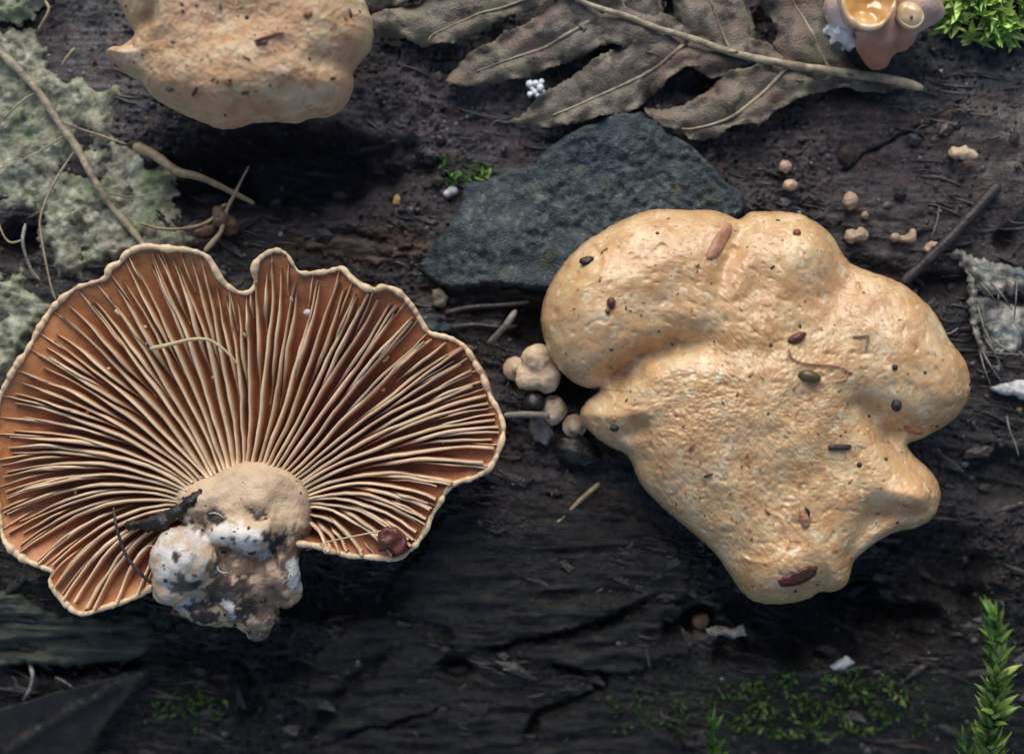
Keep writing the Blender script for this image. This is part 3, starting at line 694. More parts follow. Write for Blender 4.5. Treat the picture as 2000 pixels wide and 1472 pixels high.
RO = [(1448, 428), (1436, 428), (1420, 420), (1395, 412), (1350, 411), (1300, 409), (1262, 413), (1220, 429), (1180, 450), (1142, 475), (1110, 506), (1085, 540), (1066, 580), (1058, 620), (1064, 662), (1078, 698), (1098, 726), (1124, 748),
      (1150, 758), (1168, 757), (1168, 766), (1148, 783), (1135, 806), (1146, 832), (1168, 856), (1195, 874), (1220, 884), (1234, 902), (1246, 932), (1265, 960), (1290, 985), (1330, 1020), (1370, 1053), (1400, 1083), (1424, 1118), (1446, 1150),
      (1476, 1174), (1530, 1178), (1575, 1169), (1600, 1154), (1622, 1155), (1649, 1143), (1660, 1119), (1668, 1092), (1709, 1059), (1745, 1039), (1793, 1028), (1823, 1006), (1835, 969), (1831, 943), (1812, 914), (1784, 889), (1771, 867),
      (1797, 857), (1846, 830), (1877, 800), (1893, 760), (1888, 719), (1874, 691), (1852, 663), (1836, 630), (1808, 593), (1769, 560), (1733, 542), (1691, 528), (1660, 514), (1641, 491), (1624, 461), (1596, 437), (1563, 419), (1532, 414), (1496, 414), (1466, 415)]
RZ = .48
def groove(px, py, pts, wd, dp, taper=True):
    d, t = poly_dist(px + 5 * pn2(px * .03, py * .03, 6), py + 5 * pn2(px * .03, py * .03, 7), pts)
    return -dp * np.exp(-(d / wd) ** 2) * (sstep(1.0, .55, t) if taper else 1)
def gau(px, py, cx, cy, rx, ry, h): return h * np.exp(-((px - cx) / rx) ** 2 - ((py - cy) / ry) ** 2)
def tan_z(px, py, d):
    u = np.clip(d / 115, 0, 1); z = RZ + .44 * np.sqrt(np.clip(1 - (1 - u) ** 2, 0, 1)) + .16 * sstep(40, 330, d)
    m = sstep(0, 40, d)
    g = groove(px, py, [(1155, 762), (1200, 738), (1245, 700), (1300, 680), (1420, 648)], 26, .30) + groove(px, py, [(1447, 425), (1436, 460), (1400, 540), (1390, 620)], 20, .09)
    g = g + groove(px, py, [(1768, 866), (1730, 850), (1680, 800), (1620, 760)], 32, .22) + groove(px, py, [(1668, 1095), (1690, 1010), (1740, 960)], 30, .16) + groove(px, py, [(1790, 1010), (1720, 1000), (1660, 1000)], 26, .10)
    g = g + groove(px, py, [(1660, 514), (1640, 560), (1560, 640)], 40, .10) + groove(px, py, [(1222, 884), (1225, 850), (1260, 800)], 22, .14)
    b = gau(px, py, 1160, 610, 90, 110, .12) + gau(px, py, 1330, 520, 110, 70, .06) + gau(px, py, 1560, 500, 60, 70, .08) + gau(px, py, 1800, 680, 90, 100, .10) + gau(px, py, 1380, 820, 140, 120, .10)
    b = b + gau(px, py, 1520, 1100, 90, 60, .10) + gau(px, py, 1770, 960, 50, 40, .10) + gau(px, py, 1400, 690, 60, 30, -.08) + gau(px, py, 1260, 600, 60, 40, -.05) + gau(px, py, 1620, 900, 60, 60, -.06)
    wet = sstep(330, 80, np.hypot((px - 1420), (py - 870) * .9)) * .8 + .35
    n = .030 * pn2(px * .014, py * .014, 11) + .009 * pn2(px * .04, py * .04, 12) + wet * (.006 * pn2(px * .09, py * .09, 13) + .0055 * pn2(px * .16, py * .16, 14) + .0035 * pn2(px * .23, py * .23, 15))
    pit = -.045 * np.clip(pn2(px * .05, py * .05, 17) - .40, 0, 1) - .03 * np.clip(pn2(px * .11, py * .11, 18) - .42, 0, 1)
    ring = 0
    for (cx, cy, r, a0, a1) in ((1472, 1038, 50, -70, 130), (1130, 515, 48, -60, 100)):
        rr = np.hypot(px - cx, py - cy); an = np.degrees(np.arctan2(py - cy, px - cx))
        ring = ring + .014 * np.exp(-((rr - r) / 3.2) ** 2) * (sstep(a0 - 25, a0 + 15, an) * sstep(a1 + 25, a1 - 15, an)) - .008 * np.exp(-((rr - r + 9) / 7) ** 2)
    return z + m * (g + b) * sstep(-10, 60, d) + sstep(0, 18, d) * (n + pit + ring)
tm = thing('tan_mushroom', spot(1480, 800, 0, False), 'large lobed tan mushroom cap seen from above, specked with seeds and grit', 'mushroom')
v, f, tout = cap_mesh(RO, (1470, 790), RZ, tan_z, 640, 180)
obj('cap', v, f, MT['cap'], tm)
g0 = spot(1380, 800, 0, False)
v, f = blob_geo([((g0[0], g0[1], .3), (.55, .5, .42)), ((g0[0] - .2, g0[1], g0[2]), (.4, .4, .3))], .06, 3, ((5, .03),), 8)
obj('stem', v, f, MT['rim'], tm)

PO = [(231, -2), (242, 22), (254, 48), (267, 72), (256, 85), (242, 94), (226, 94), (211, 110), (228, 127), (250, 146), (281, 163), (292, 182), (320, 203), (354, 221), (396, 238), (424, 249), (460, 249), (491, 239), (536, 237), (581, 238), (606, 229),
      (637, 227), (665, 213), (684, 185), (689, 157), (688, 140), (705, 118), (724, 92), (728, 56), (721, 25), (708, -6), (680, -60), (600, -110), (480, -130), (350, -110), (262, -60), (235, -25)]
PZ = .80
def pink_z(px, py, d):
    u = np.clip(d / 95, 0, 1); z = PZ + .60 * np.sqrt(np.clip(1 - (1 - u) ** 2, 0, 1)) - .10 * sstep(110, 200, d)
    b = gau(px, py, 480, 180, 130, 40, .07) + gau(px, py, 560, 60, 80, 60, .05) + gau(px, py, 300, 120, 60, 40, -.10) + groove(px, py, [(268, 74), (300, 60), (340, 30)], 16, .12) + groove(px, py, [(689, 148), (640, 140), (600, 120)], 18, .08)
    b = b + groove(px, py, [(590, 240), (570, 200), (520, 190)], 20, .08)
    n = .022 * pn2(px * .02, py * .02, 31) + .012 * pn2(px * .045, py * .045, 32) + .007 * pn2(px * .1, py * .1, 33) + .005 * pn2(px * .17, py * .17, 34) - .02 * np.clip(pn2(px * .06, py * .06, 37) - .4, 0, 1)
    return z + sstep(0, 50, d) * b + sstep(0, 18, d) * n
pm = thing('pinkish_mushroom', spot(470, 60, 0, False), 'pinkish tan mushroom cap with a small side knob beside the algae covered leaf', 'mushroom')
v, f, pout = cap_mesh(PO, (470, 50), PZ, pink_z, 480, 120)
obj('cap', v, f, MT['pinkcap'], pm)
g0 = spot(470, 20, 0, False)
v, f = blob_geo([((g0[0], g0[1], .5), (.45, .5, .5)), ((g0[0], g0[1] + .1, g0[2] + .1), (.42, .45, .4))], .06, 3, ((5, .03),), 9)
obj('stem', v, f, MT['rim'], pm)

def on_cap(px, py, which='tan', off=0.0):
    fn, out, zr = (tan_z, tout, RZ) if which == 'tan' else (pink_z, pout, PZ)
    d, _ = poly_dist(np.array([px], float), np.array([py], float), out[::2], True)
    z = float(fn(np.array([px], float), np.array([py], float), d)[0]); x, y = XY(px, py, z)
    # look the height up again where the line of sight meets the surface
    qx, qy = float(x) / ((HC - zr) / HC) * 200 + 1000, 736 - float(y) / ((HC - zr) / HC) * 200
    d, _ = poly_dist(np.array([qx]), np.array([qy]), out[::2], True); z = float(fn(np.array([qx]), np.array([qy]), d)[0])
    x, y = XY(px, py, z)
    return np.array([float(x), float(y), z + off])
def on_gills(px, py, off=.22):
    z, _ = gsurf(np.array([px], float), np.array([py], float)); x, y = XY(px, py, float(z[0]) + off)
    return np.array([float(x), float(y), float(z[0]) + off])

# ------------------------------------------------------------------ slate stone
SO = [(814, 509), (834, 479), (868, 452), (888, 418), (899, 390), (905, 356), (950, 346), (990, 331), (1041, 324), (1058, 299), (1099, 265), (1157, 237), (1210, 215), (1252, 216), (1344, 275), (1385, 312), (1422, 353), (1453, 377), (1462, 404),
      (1420, 450), (1300, 520), (1150, 566), (1065, 568), (1004, 560), (936, 557), (895, 571), (861, 560), (820, 533)]
def slate_z(x, y, px, py, d):
    z = .25 + .06 * pn2(px * .008, py * .008, 3)
    grit = sstep(-.35, .3, pn2(px * .010, py * .010, 14) + (px - 1050) / 500)
    top = z + .030 * pn2(px * .03, py * .03, 4) + grit * (.034 * pn2(px * .075, py * .075, 5) + .024 * pn2(px * .15, py * .15, 6))
    lowleft = sstep(60, -10, (px - 880) * .8 - (py - 470) * .55 - 20 * pn2(px * .02, py * .02, 9))
    top = top - .03 * lowleft - .05 * sstep(20, -14, (px - 1030) * .9 - (py - 390) * .25 - 14 * pn2(px * .03, py * .03, 8)) * sstep(460, 400, py)
    fac = np.minimum(np.minimum(.10 + .0022 * (px - 850) - .0004 * (py - 400), .16 + .0016 * (py - 260) + .0006 * (px - 1150)), .12 + .0030 * (568 - py) + .0003 * (px - 900))
    return top + np.clip(fac - .12, -.08, 0) - .14 * np.clip(1 - d / (7 + 4 * pn2(px * .02, py * .02, 2)), 0, 1) ** 1.2
v, f, p2, n = slab_geo(SO, .2, slate_z, .5, 5.5, jag=1.6, jfreq=.05, edge_step=5, smooth=False, botf=lambda x, y, zt: np.minimum(gh(x, y, False) - .05, zt - .05))
o = obj('slate_stone', v, f, MT['slate'], smooth=True); set_props(o, 'dark blue green slate stone with grainy face lying under the tan cap', 'stone')

# ------------------------------------------------------------------ brown leaf with torn side segments
LEAF_Z = .22
lf = thing('brown_leaf', spot(1250, 60, .05, False), 'dead brown leaf torn between its side veins, resting against the slate stone', 'leaf')
MID = [(1060, -25), (1120, 0), (1165, 18), (1225, 36), (1279, 57), (1351, 79), (1420, 104), (1531, 129), (1641, 145), (1735, 158), (1798, 176)]
SEGS = [
    ([(1060, -30), (1110, -30), (1180, -8), (1280, 20), (1360, 46), (1430, 66), (1530, 92), (1640, 118), (1720, 148), (1640, 168), (1530, 160), (1440, 146), (1390, 152), (1330, 120), (1250, 100), (1180, 84), (1110, 40)], [(1100, -16), (1279, 56), (1420, 104), (1640, 146)]),
    ([(700, -30), (716, 8), (724, 24), (765, 14), (832, -4), (850, -30)], [(850, -40), (780, -5)]),
    ([(715, 30), (765, 18), (800, 10), (850, -12), (1060, -30), (1090, -8), (1062, 12), (1010, 28), (970, 42), (949, 57), (886, 84), (832, 91), (784, 75), (727, 66)], [(1080, -20), (1000, 10), (930, 30), (850, 66), (836, 84)]),
    ([(1070, 16), (1100, -2), (1130, 6), (1165, 20), (1225, 38), (1285, 60), (1270, 72), (1204, 76), (1165, 96), (1120, 117), (1060, 138), (1030, 150), (955, 163), (910, 169), (868, 160), (880, 142), (912, 104), (961, 82), (985, 62), (1030, 46)], [(1168, 30), (1105, 69), (1060, 93), (1000, 114), (930, 140)]),
    ([(1300, 70), (1240, 78), (1210, 90), (1156, 117), (1120, 147), (1075, 171), (1045, 198), (1015, 225), (988, 237), (1030, 245), (1072, 250), (1120, 241), (1150, 234), (1210, 222), (1246, 213), (1269, 189), (1320, 145), (1339, 135), (1389, 131), (1468, 132), (1480, 122), (1420, 106), (1351, 82)], [(1342, 82), (1294, 123), (1263, 142), (1200, 173), (1150, 195), (1080, 225)]),
    ([(1477, 130), (1420, 142), (1395, 164), (1376, 182), (1335, 205), (1294, 213), (1257, 211), (1263, 226), (1294, 249), (1332, 258), (1348, 277), (1402, 268), (1427, 247), (1470, 242), (1480, 248), (1496, 236), (1524, 211), (1562, 195), (1594, 180), (1641, 172), (1729, 181), (1751, 173), (1780, 170), (1735, 160), (1641, 148), (1531, 130)], [(1534, 135), (1499, 173), (1458, 208), (1420, 233), (1357, 252), (1330, 254)]),
    ([(1110, -30), (1288, -30), (1294, 8), (1299, 28), (1312, 56), (1290, 60), (1225, 38), (1165, 20)], [(1230, 36), (1215, 0), (1210, -30)]),
    ([(1330, -20), (1400, -6), (1440, 4), (1452, -2), (1456, 14), (1468, 20), (1474, 47), (1480, 79), (1497, 106), (1500, 122), (1420, 106), (1340, 76), (1322, 40), (1312, 0)], [(1383, -10), (1402, 47), (1424, 100)]),
    ([(1478, -30), (1484, 0), (1502, 25), (1521, 63), (1512, 82), (1516, 104), (1528, 127), (1600, 142), (1660, 148), (1704, 146), (1668, 124), (1640, 90), (1628, 70), (1622, 28), (1608, -4), (1604, -30)], [(1530, -25), (1572, 41), (1597, 95), (1619, 137)]),
]
def leaf_z(seed, vein, lift=.0):
    def fn(x, y, px, py, d):
        dv, _ = poly_dist(px, py, vein); dm, _ = poly_dist(px, py, MID)
        z = np.maximum(gh(x, y, False), -.1) * .4 + LEAF_Z + lift + .07 * pn2(px * .011, py * .011, seed) + .022 * pn2(px * .035, py * .035, seed + 1) + .006 * pn2(px * .12, py * .12, seed + 2)
        on_stone = sstep(-20, 30, -poly_dist(px, py, SO, True)[0] * (inside(px, py, SO) * -2. + 1.)) * .14
        return z + on_stone - .03 * np.exp(-(dv / 9) ** 2) - .05 * sstep(30, 0, d) + .17 * sstep(16, 0, d) * np.clip(pn2(px * .022, py * .022, seed + 4) + .05, -.3, .8) + .03 * sstep(90, 10, dm)
    return fn
for k, (poly, vein) in enumerate(SEGS):
    fn = leaf_z(200 + k * 7, vein, .02 * (k % 3))
    v, f, p2, n = slab_geo(poly, LEAF_Z, fn, .014, 6.5, jag=2.6, jfreq=.09, seed=k + 3, edge_step=4.5, smooth=False)
    sg = obj('leaf_segment', v, f, MT['leaf'], lf)
    vv = resample(np.array(vein, float), step=6, closed=False)
    x, y = XY(vv[:, 0], vv[:, 1], LEAF_Z); z = fn(x, y, vv[:, 0], vv[:, 1], np.full(len(vv), 60.)) + .002
    r = np.linspace(.022, .008, len(vv)) * (1 + .15 * pn2(np.arange(len(vv)) * .4, np.zeros(len(vv)), k))
    if k == 0: continue
    if k in (1, 2): r = r * .7
    if k >= 6: r = r * .8
    v, f = tube_geo(np.stack([x, y, z], 1), r if k < 6 else r[::-1], 7); obj('side_vein', v, f, MT['vein'], sg)
mm = resample(np.array(MID, float), step=7, closed=False); x, y = XY(mm[:, 0], mm[:, 1], LEAF_Z)
z = leaf_z(221, SEGS[4][1], .03)(x, y, mm[:, 0], mm[:, 1], np.full(len(mm), 60.)) * .4 + .6 * (LEAF_Z + .07)
r = np.linspace(.022, .050, len(mm)) * (1 + .10 * pn2(np.arange(len(mm)) * .3, np.zeros(len(mm)), 4)); r[-4:] *= (1, .9, .75, .5)
v, f = tube_geo(np.stack([x, y, z + .02], 1), r, 10); obj('midrib', v, f, MT['vein'], lf)

# ------------------------------------------------------------------ algae covered leaf
AZ = .09
al = thing('algae_covered_leaf', spot(150, 300, .02, False), 'decayed leaf crusted with grey green algae, thick tan midrib across it', 'leaf')
AL = [
    ([(-90, 50), (41, 51), (85, 65), (95, 92), (92, 129), (136, 146), (163, 139), (180, 163), (217, 166), (262, 163), (263, 180), (234, 211), (217, 245), (240, 268), (272, 289), (299, 316), (340, 336), (343, 352), (340, 370), (333, 391), (353, 425),
      (385, 462), (380, 500), (300, 515), (230, 520), (190, 528), (150, 548), (110, 540), (86, 500), (64, 470), (70, 436), (65, 421), (34, 426), (-90, 432)], 0.0),
    ([(-90, -40), (110, -40), (95, 10), (72, 16), (68, 31), (41, 44), (0, 40), (-90, 46)], .05),
    ([(-90, 535), (10, 530), (58, 522), (56, 560), (110, 592), (70, 650), (30, 715), (-10, 760), (-90, 770)], -.02),
]
def algae_z(seed, lift):
    def fn(x, y, px, py, d):
        z = AZ + lift + .07 * pn2(px * .010, py * .010, seed) + .05 * pn2(px * .026, py * .026, seed + 1) + .020 * pn2(px * .06, py * .06, seed + 2) + .016 * pn2(px * .12, py * .12, seed + 3) - .08 * np.clip(pn2(px * .09, py * .09, seed + 5) - .25, 0, 1)
        return z - .11 * sstep(22, 0, d)
    return fn
for k, (poly, lift) in enumerate(AL):
    v, f, p2, n = slab_geo(poly, AZ, algae_z(300 + 5 * k, lift), .05, 5.0, jag=9, jfreq=.06, seed=20 + k, edge_step=4.5, smooth=False, botf=(lambda x, y, zt: zt - .06) if k == 0 else None)
    obj('leaf_blade', v, f, MT['lichenleaf'], al)
def px_tube(pts, z, r0, r1, m, name, parent=None, n=8, seed=0, wob=.12, ends=True, step=7):
    q = resample(np.array(pts, float), step=step, closed=False)
    zz = np.interp(np.linspace(0, 1, len(q)), np.linspace(0, 1, len(z)), z) if np.ndim(z) else np.full(len(q), z)
    X = [XY(a, b, c) for (a, b), c in zip(q, zz)]
    P = np.array([(float(a), float(b), c) for (a, b), c in zip(X, zz)])
    r = np.linspace(r0, r1, len(q)) * (1 + wob * pn2(np.arange(len(q)) * .35, np.zeros(len(q)) + seed, seed))
    if ends: r[0] *= .6; r[-1] *= .5
    v, f = tube_geo(P, r, n)
    return obj(name, v, f, m, parent)
px_tube([(-30, 60), (0, 102), (40, 140), (75, 180), (110, 232), (150, 290), (180, 345), (215, 400), (250, 440), (292, 492)], [.16, .16, .17, .18, .17, .16, .18, .17, .16, .25], .044, .034, MT['vein'], 'midrib', al, 10, 3, wob=.35)
for pts, r in (([(112, 234), (150, 250), (200, 266), (250, 283)], .020), ([(75, 180), (40, 200), (-20, 262)], .016), ([(150, 290), (110, 350), (80, 420), (82, 470), (100, 560), (112, 590)], .018), ([(200, 375), (250, 385), (300, 380)], .012), ([(130, 262), (70, 300), (0, 330)], .014)):
    px_tube(pts, .15, r * .75, r * .5, MT['vein'], 'side_vein', al, 7, 5)

# ------------------------------------------------------------------ stalks, twigs, rootlets
def stalk(name, pts, z, r0, r1, m, label, cat, group=None, n=8, seed=0, wob=.14):
    o = px_tube(pts, z, r0, r1, m, name, None, n, seed, wob); return set_props(o, label, cat, group)
stalk('leaf_stalk', [(262, 286), (290, 297), (312, 310), (345, 335), (375, 342), (405, 352), (450, 374), (497, 398)], [.24, .28, .34, .33, .30, .26, .22, .16], .055, .022, MT['straw'], 'straight tan leaf stalk reaching from the algae covered leaf over dark wood', 'stalk', seed=2)
stalk('dark_twig', [(1756, 558), (1790, 527), (1830, 490), (1870, 450), (1915, 400), (1952, 360)], [.14, .16, .18, .17, .16, .15], .048, .060, MT['darktwig'], 'straight dark brown twig running away from the tan cap', 'twig', seed=3)
stalk('straw', [(984, 811), (1030, 809), (1073, 812)], [.42, .34, .28], .030, .034, MT['greystraw'], 'short straight grey straw pointing at a young button cap', 'straw', seed=4, wob=.05)
stalk('hooked_twig', [(1042, 1022), (1052, 1036), (1075, 1030), (1110, 1000), (1140, 970), (1172, 943)], [.02, .04, .05, .07, .08, .09], .012, .026, MT['straw'], 'thin tan twig hooked at one end, lying on black bark', 'twig', seed=5)
stalk('curled_rootlet', [(275, 436), (310, 446), (350, 447), (390, 440), (418, 425), (432, 405), (445, 398)], [.30, .27, .25, .24, .24, .23, .2], .016, .018, MT['straw'], 'thin curled rootlet below the tan leaf stalk', 'rootlet', seed=6)
stalk('bent_rootlet', [(400, 492), (418, 470), (432, 452), (437, 430), (445, 405), (458, 380), (470, 355), (486, 325)], [.32, .28, .25, .22, .22, .25, .22, .18], .030, .010, MT['straw'], 'branching rootlet rising from the gilled cap edge past the seed husk', 'rootlet', seed=7)
stalk('white_rootlet', [(50, 437), (44, 470), (52, 505), (64, 532), (84, 552)], [.26, .28, .27, .24, .2], .018, .013, MT['palefilm'], 'curved whitish rootlet hanging over the hole in the algae covered leaf', 'rootlet', seed=8)
stalk('looped_rootlet', [(-5, 430), (8, 462), (22, 474), (46, 468)], [.25, .27, .26, .24], .010, .010, MT['straw'], 'thin looped yellowish rootlet beside the hole in the algae leaf', 'rootlet', seed=9)
stalk('mossy_stem_bit', [(74, 62), (86, 40), (96, 18), (88, 2)], [.2, .26, .28, .26], .018, .014, MT['straw'], 'bent yellowish stem scrap on the torn tip of the algae leaf', 'stem', seed=10)
stalk('stem_scrap', [(120, 132), (132, 112), (146, 94)], [.18, .22, .24], .020, .016, MT['straw'], 'short yellow stem scrap sticking out beside the algae leaf', 'stem', seed=11)
g = spot(1000, 640); stalk('grey_splinter', [(952, 672), (970, 655), (990, 632), (1008, 606)], [.12, .22, .26, .20], .026, .036, MT['greystraw'], 'grey wood splinter standing between the slate stone and tan cap', 'splinter', seed=12)
stalk('dark_splinter', [(868, 612), (920, 600), (980, 596), (1036, 590)], [.10, .13, .12, .10], .030, .022, MT['darktwig'], 'dark wood splinter lying along the base of the slate stone', 'splinter', seed=13)
stalk('brown_splinter', [(880, 640), (930, 634), (985, 640), (1010, 636)], [.10, .14, .13, .08], .028, .020, MT['darktwig'], 'brownish wood splinter below the slate stone, nearer the gilled cap', 'splinter', seed=14)
stalk('rootlet_arch', [(1806, 655), (1818, 640), (1850, 652), (1872, 640)], [.10, .13, .14, .10], .010, .008, MT['greystraw'], 'tiny arched rootlet in the dark gap beside the tan cap', 'rootlet', seed=15)
stalk('root_hair', [(1818, 468), (1826, 445), (1832, 425), (1834, 400)], [.05, .06, .05, .04], .010, .007, MT['greystraw'], 'thin upright root hair crossing under the dark twig', 'rootlet', seed=16)
stalk('thorny_fibre', [(1966, 812), (1972, 840), (1984, 870), (1990, 892)], [.06, .08, .07, .05], .011, .007, MT['greystraw'], 'thin brown fibre below the white chip', 'fibre', seed=17)
stalk('pale_fibre_curl', [(58, 1297), (64, 1318), (58, 1345), (44, 1368)], [-.25, -.2, -.2, -.25], .020, .014, MT['palefilm'], 'pale curved fibre standing beside the dark rotten leaf', 'fibre', seed=18)
stalk('pale_fibre_twist', [(108, 1322), (122, 1328), (134, 1336), (143, 1342)], [-.25, -.2, -.2, -.24], .012, .010, MT['palefilm'], 'short twisted pale fibre next to the dark rotten leaf', 'fibre', seed=19)
q = on_gills(300, 680, .27)
stalk('cream_root_fibre', [(293, 681), (330, 673), (372, 663), (405, 663), (432, 678), (452, 697), (465, 714)], [q[2] + .02, q[2] + .04, q[2] + .05, q[2] + .05, q[2] + .04, q[2] + .02, q[2] + .0], .022, .010, MT['fibre'], 'bent cream fibre lying across the gills', 'fibre', seed=20, wob=.08)
q = on_gills(690, 1050, .22)
stalk('straight_root_fibre', [(598, 1074), (640, 1058), (700, 1045), (768, 1032)], [q[2] + .0, q[2] + .04, q[2] + .06, q[2] + .08], .007, .009, MT['fibre'], 'thin straight cream fibre beside the stem of the gilled mushroom', 'fibre', seed=21, wob=.05)
px_q = on_cap(1570, 700)[2]
# seed husk in the rootlets
hv, hf = blob_geo([((*[float(t) for t in XY(430, 425, .2)], .20), (.085, .12, .09), 10), ((*[float(t) for t in XY(400, 452, .18)], .18), (.11, .07, .07), 10), ((*[float(t) for t in XY(448, 440, .16)], .14), (.09, .10, .08))], .02, 3, ((12, .02), (25, .01)), 3)
set_props(obj('seed_husk', hv, hf, MT['husk']), 'brown crumpled seed husk caught among thin rootlets', 'husk')

# ------------------------------------------------------------------ small fungi
def pebble(name, px, py, z, r, m, label, cat, group=None, sub=3, amp=.12, fr=3.0, seed=0, flat=1.0, rot=0):
    v, f = ICO[sub]; rr = np.array(r if np.ndim(r) else (r, r, r * flat)) / 200.
    p = v * rr; p = p * (1 + amp * fb3(v * fr, 3, seed))[:, None]
    a = math.radians(rot); p = np.stack([p[:, 0] * math.cos(a) - p[:, 1] * math.sin(a), p[:, 0] * math.sin(a) + p[:, 1] * math.cos(a), p[:, 2]], 1)
    x, y = XY(px, py, z); o = obj(name, p + np.array([float(x), float(y), z]), f, m)
    return set_props(o, label, cat, group)
def bud(parts, label, m='bud', voxel=.016, seed=0, name='mushroom_bud', amp=((9, .02), (18, .014), (36, .009)), lift=.05):
    g = spot(parts[0][0], parts[0][1], 0, False)
    e = [pe(px, py, g[2] + lift + dz, rx, ry, rz / 200) for (px, py, rx, ry, rz, dz) in parts]
    v, f = blob_geo(e, voxel, 3, amp, seed)
    t = thing(name, g, label, 'mushroom bud', 'small mushroom buds on the bark')
    obj('cap', v, f, MT[m], t)
    s, sf2 = tube_geo([(e[0][0][0], e[0][0][1], g[2] - .06), (e[0][0][0], e[0][0][1], e[0][0][2])], [e[0][1][0] * .6, e[0][1][0] * .7], 10); obj('stem', s, sf2, MT['bud'], t)
    return t
bud([(1533, 325, 13, 13, 12, .06)], 'round pinkish mushroom bud just above a whiter bud on dark bark', seed=1)
bud([(1543, 360, 14, 12, 11, .06)], 'round cream mushroom bud touching bark just below a pinkish bud', 'baby', seed=2)
bud([(1661, 391, 17, 17, 14, .06)], 'single larger round mushroom bud midway between bud pair and brown lumpy bud', seed=3)
bud([(1662, 461, 16, 14, 11, .05), (1682, 458, 16, 13, 11, .05)], 'oblong brownish lumpy mushroom bud beside the tan cap edge', seed=4)
bud([(1750, 464, 13, 8, 8, .05), (1768, 466, 13, 8, 8, .04), (1782, 460, 9, 13, 9, .05)], 'curled ear shaped mushroom bud with a hollow middle', seed=5)
bud([(1812, 486, 9, 13, 8, .05), (1822, 478, 10, 7, 8, .06)], 'small curled mushroom bud touching the dark twig', seed=6)
bud([(1864, 297, 13, 12, 11, .08), (1882, 298, 13, 12, 12, .09), (1899, 304, 13, 11, 11, .08)], 'cluster of three fused cream mushroom buds on reddish bark', 'baby', seed=7)
bud([(1689, 420, 8, 8, 7, .02)], 'tiny dull mushroom bud below the largest round bud', seed=8)
def young(parts, label, seed, z):
    e = [pe(px, py, z + dz, rx, ry, rz / 200, a) for (px, py, rx, ry, rz, dz, a) in parts]
    g = spot(parts[0][0], parts[0][1], 0, False)
    v, f = blob_geo(e, .022, 4, ((6, .03), (16, .016), (34, .007)), seed)
    t = thing('young_mushroom', g, label, 'mushroom', 'young button caps beside the tan mushroom')
    obj('cap', v, f, MT['baby'], t)
    s, sf2 = tube_geo([(e[0][0][0], e[0][0][1], g[2] - .1), (e[0][0][0], e[0][0][1], e[0][0][2])], [.11, .12], 10); obj('stem', s, sf2, MT['baby'], t)
young([(1050, 700, 32, 30, 24, .04, 0), (1036, 735, 30, 30, 24, .0, 0), (1068, 738, 30, 28, 24, .02, 0)], 'heart shaped cream young mushroom tucked under the tan cap', 1, .26)
young([(1080, 800, 25, 32, 24, .0, 8)], 'round cream young mushroom at the end of the grey straw', 2, .14)
young([(1122, 832, 16, 18, 18, .0, 0)], 'small cream young mushroom squeezed against the tan cap base', 3, .14)
young([(1006, 720, 10, 13, 12, .0, 0)], 'tiny pinkish young mushroom beside the heart shaped one', 4, .10)
pebble('black_crumb', 1043, 786, .24, (22, 20, 20), MT['blackbit'], 'round black soil crumb between the heart shaped cap and the straw', 'soil crumb', amp=.25, seed=3)
pebble('dark_clod', 1128, 880, .10, (46, 26, 24), MT['blackbit'], 'lumpy black soil clod under the tan cap base', 'soil crumb', amp=.35, seed=5, rot=-20)
pebble('bark_crumb', 1056, 834, .10, (22, 34, 16), MT['greystraw'], 'grey green bark crumb hanging below the straw', 'bark crumb', amp=.3, seed=6, rot=15)

# pale fungus with amber drops
jf = thing('dripping_fungus', spot(1715, 60, 0, False), 'glossy pinkish white fungus knob holding amber drops beside the moss', 'fungus')
v, f = blob_geo([pe(1720, -15, .42, 100, 72, .30), pe(1650, 10, .42, 40, 50, .30), pe(1715, 70, .44, 44, 50, .32, -15), pe(1714, 102, .36, 30, 36, .24), pe(1790, 15, .50, 50, 48, .30, -20), pe(1750, 60, .42, 40, 42, .28)], .035, 6, ((4, .03), (9, .012)), 4)
px = v[:, 0] * 200 + 1000; py = 736 - v[:, 1] * 200
wl = sstep(60, 10, np.hypot(px - 1628, (py - 40) * .55))[:, None]; lo = sstep(40, 130, py)[:, None]
t = np.array([1.0, .98, .98]) * (1 - lo) + np.array([1.0, .72, .56]) * lo; t = t * (1 - wl) + np.array([1.5, 1.6, 1.75]) * wl
obj('body', v, f, MT['fungus'], jf, tint=t)
def drop(px, py, z, rx, ry, rz, rot):
    v, f = ICO[4]; p = v * np.array([rx, ry, rz]) / 200; p[:, 1] += .12 * (p[:, 0] ** 2); a = math.radians(rot)
    p = np.stack([p[:, 0] * math.cos(a) - p[:, 1] * math.sin(a), p[:, 0] * math.sin(a) + p[:, 1] * math.cos(a), p[:, 2]], 1)
    x, y = XY(px, py, z); return obj('amber_drop', p + np.array([float(x), float(y), z]), f, MT['amber'], jf)
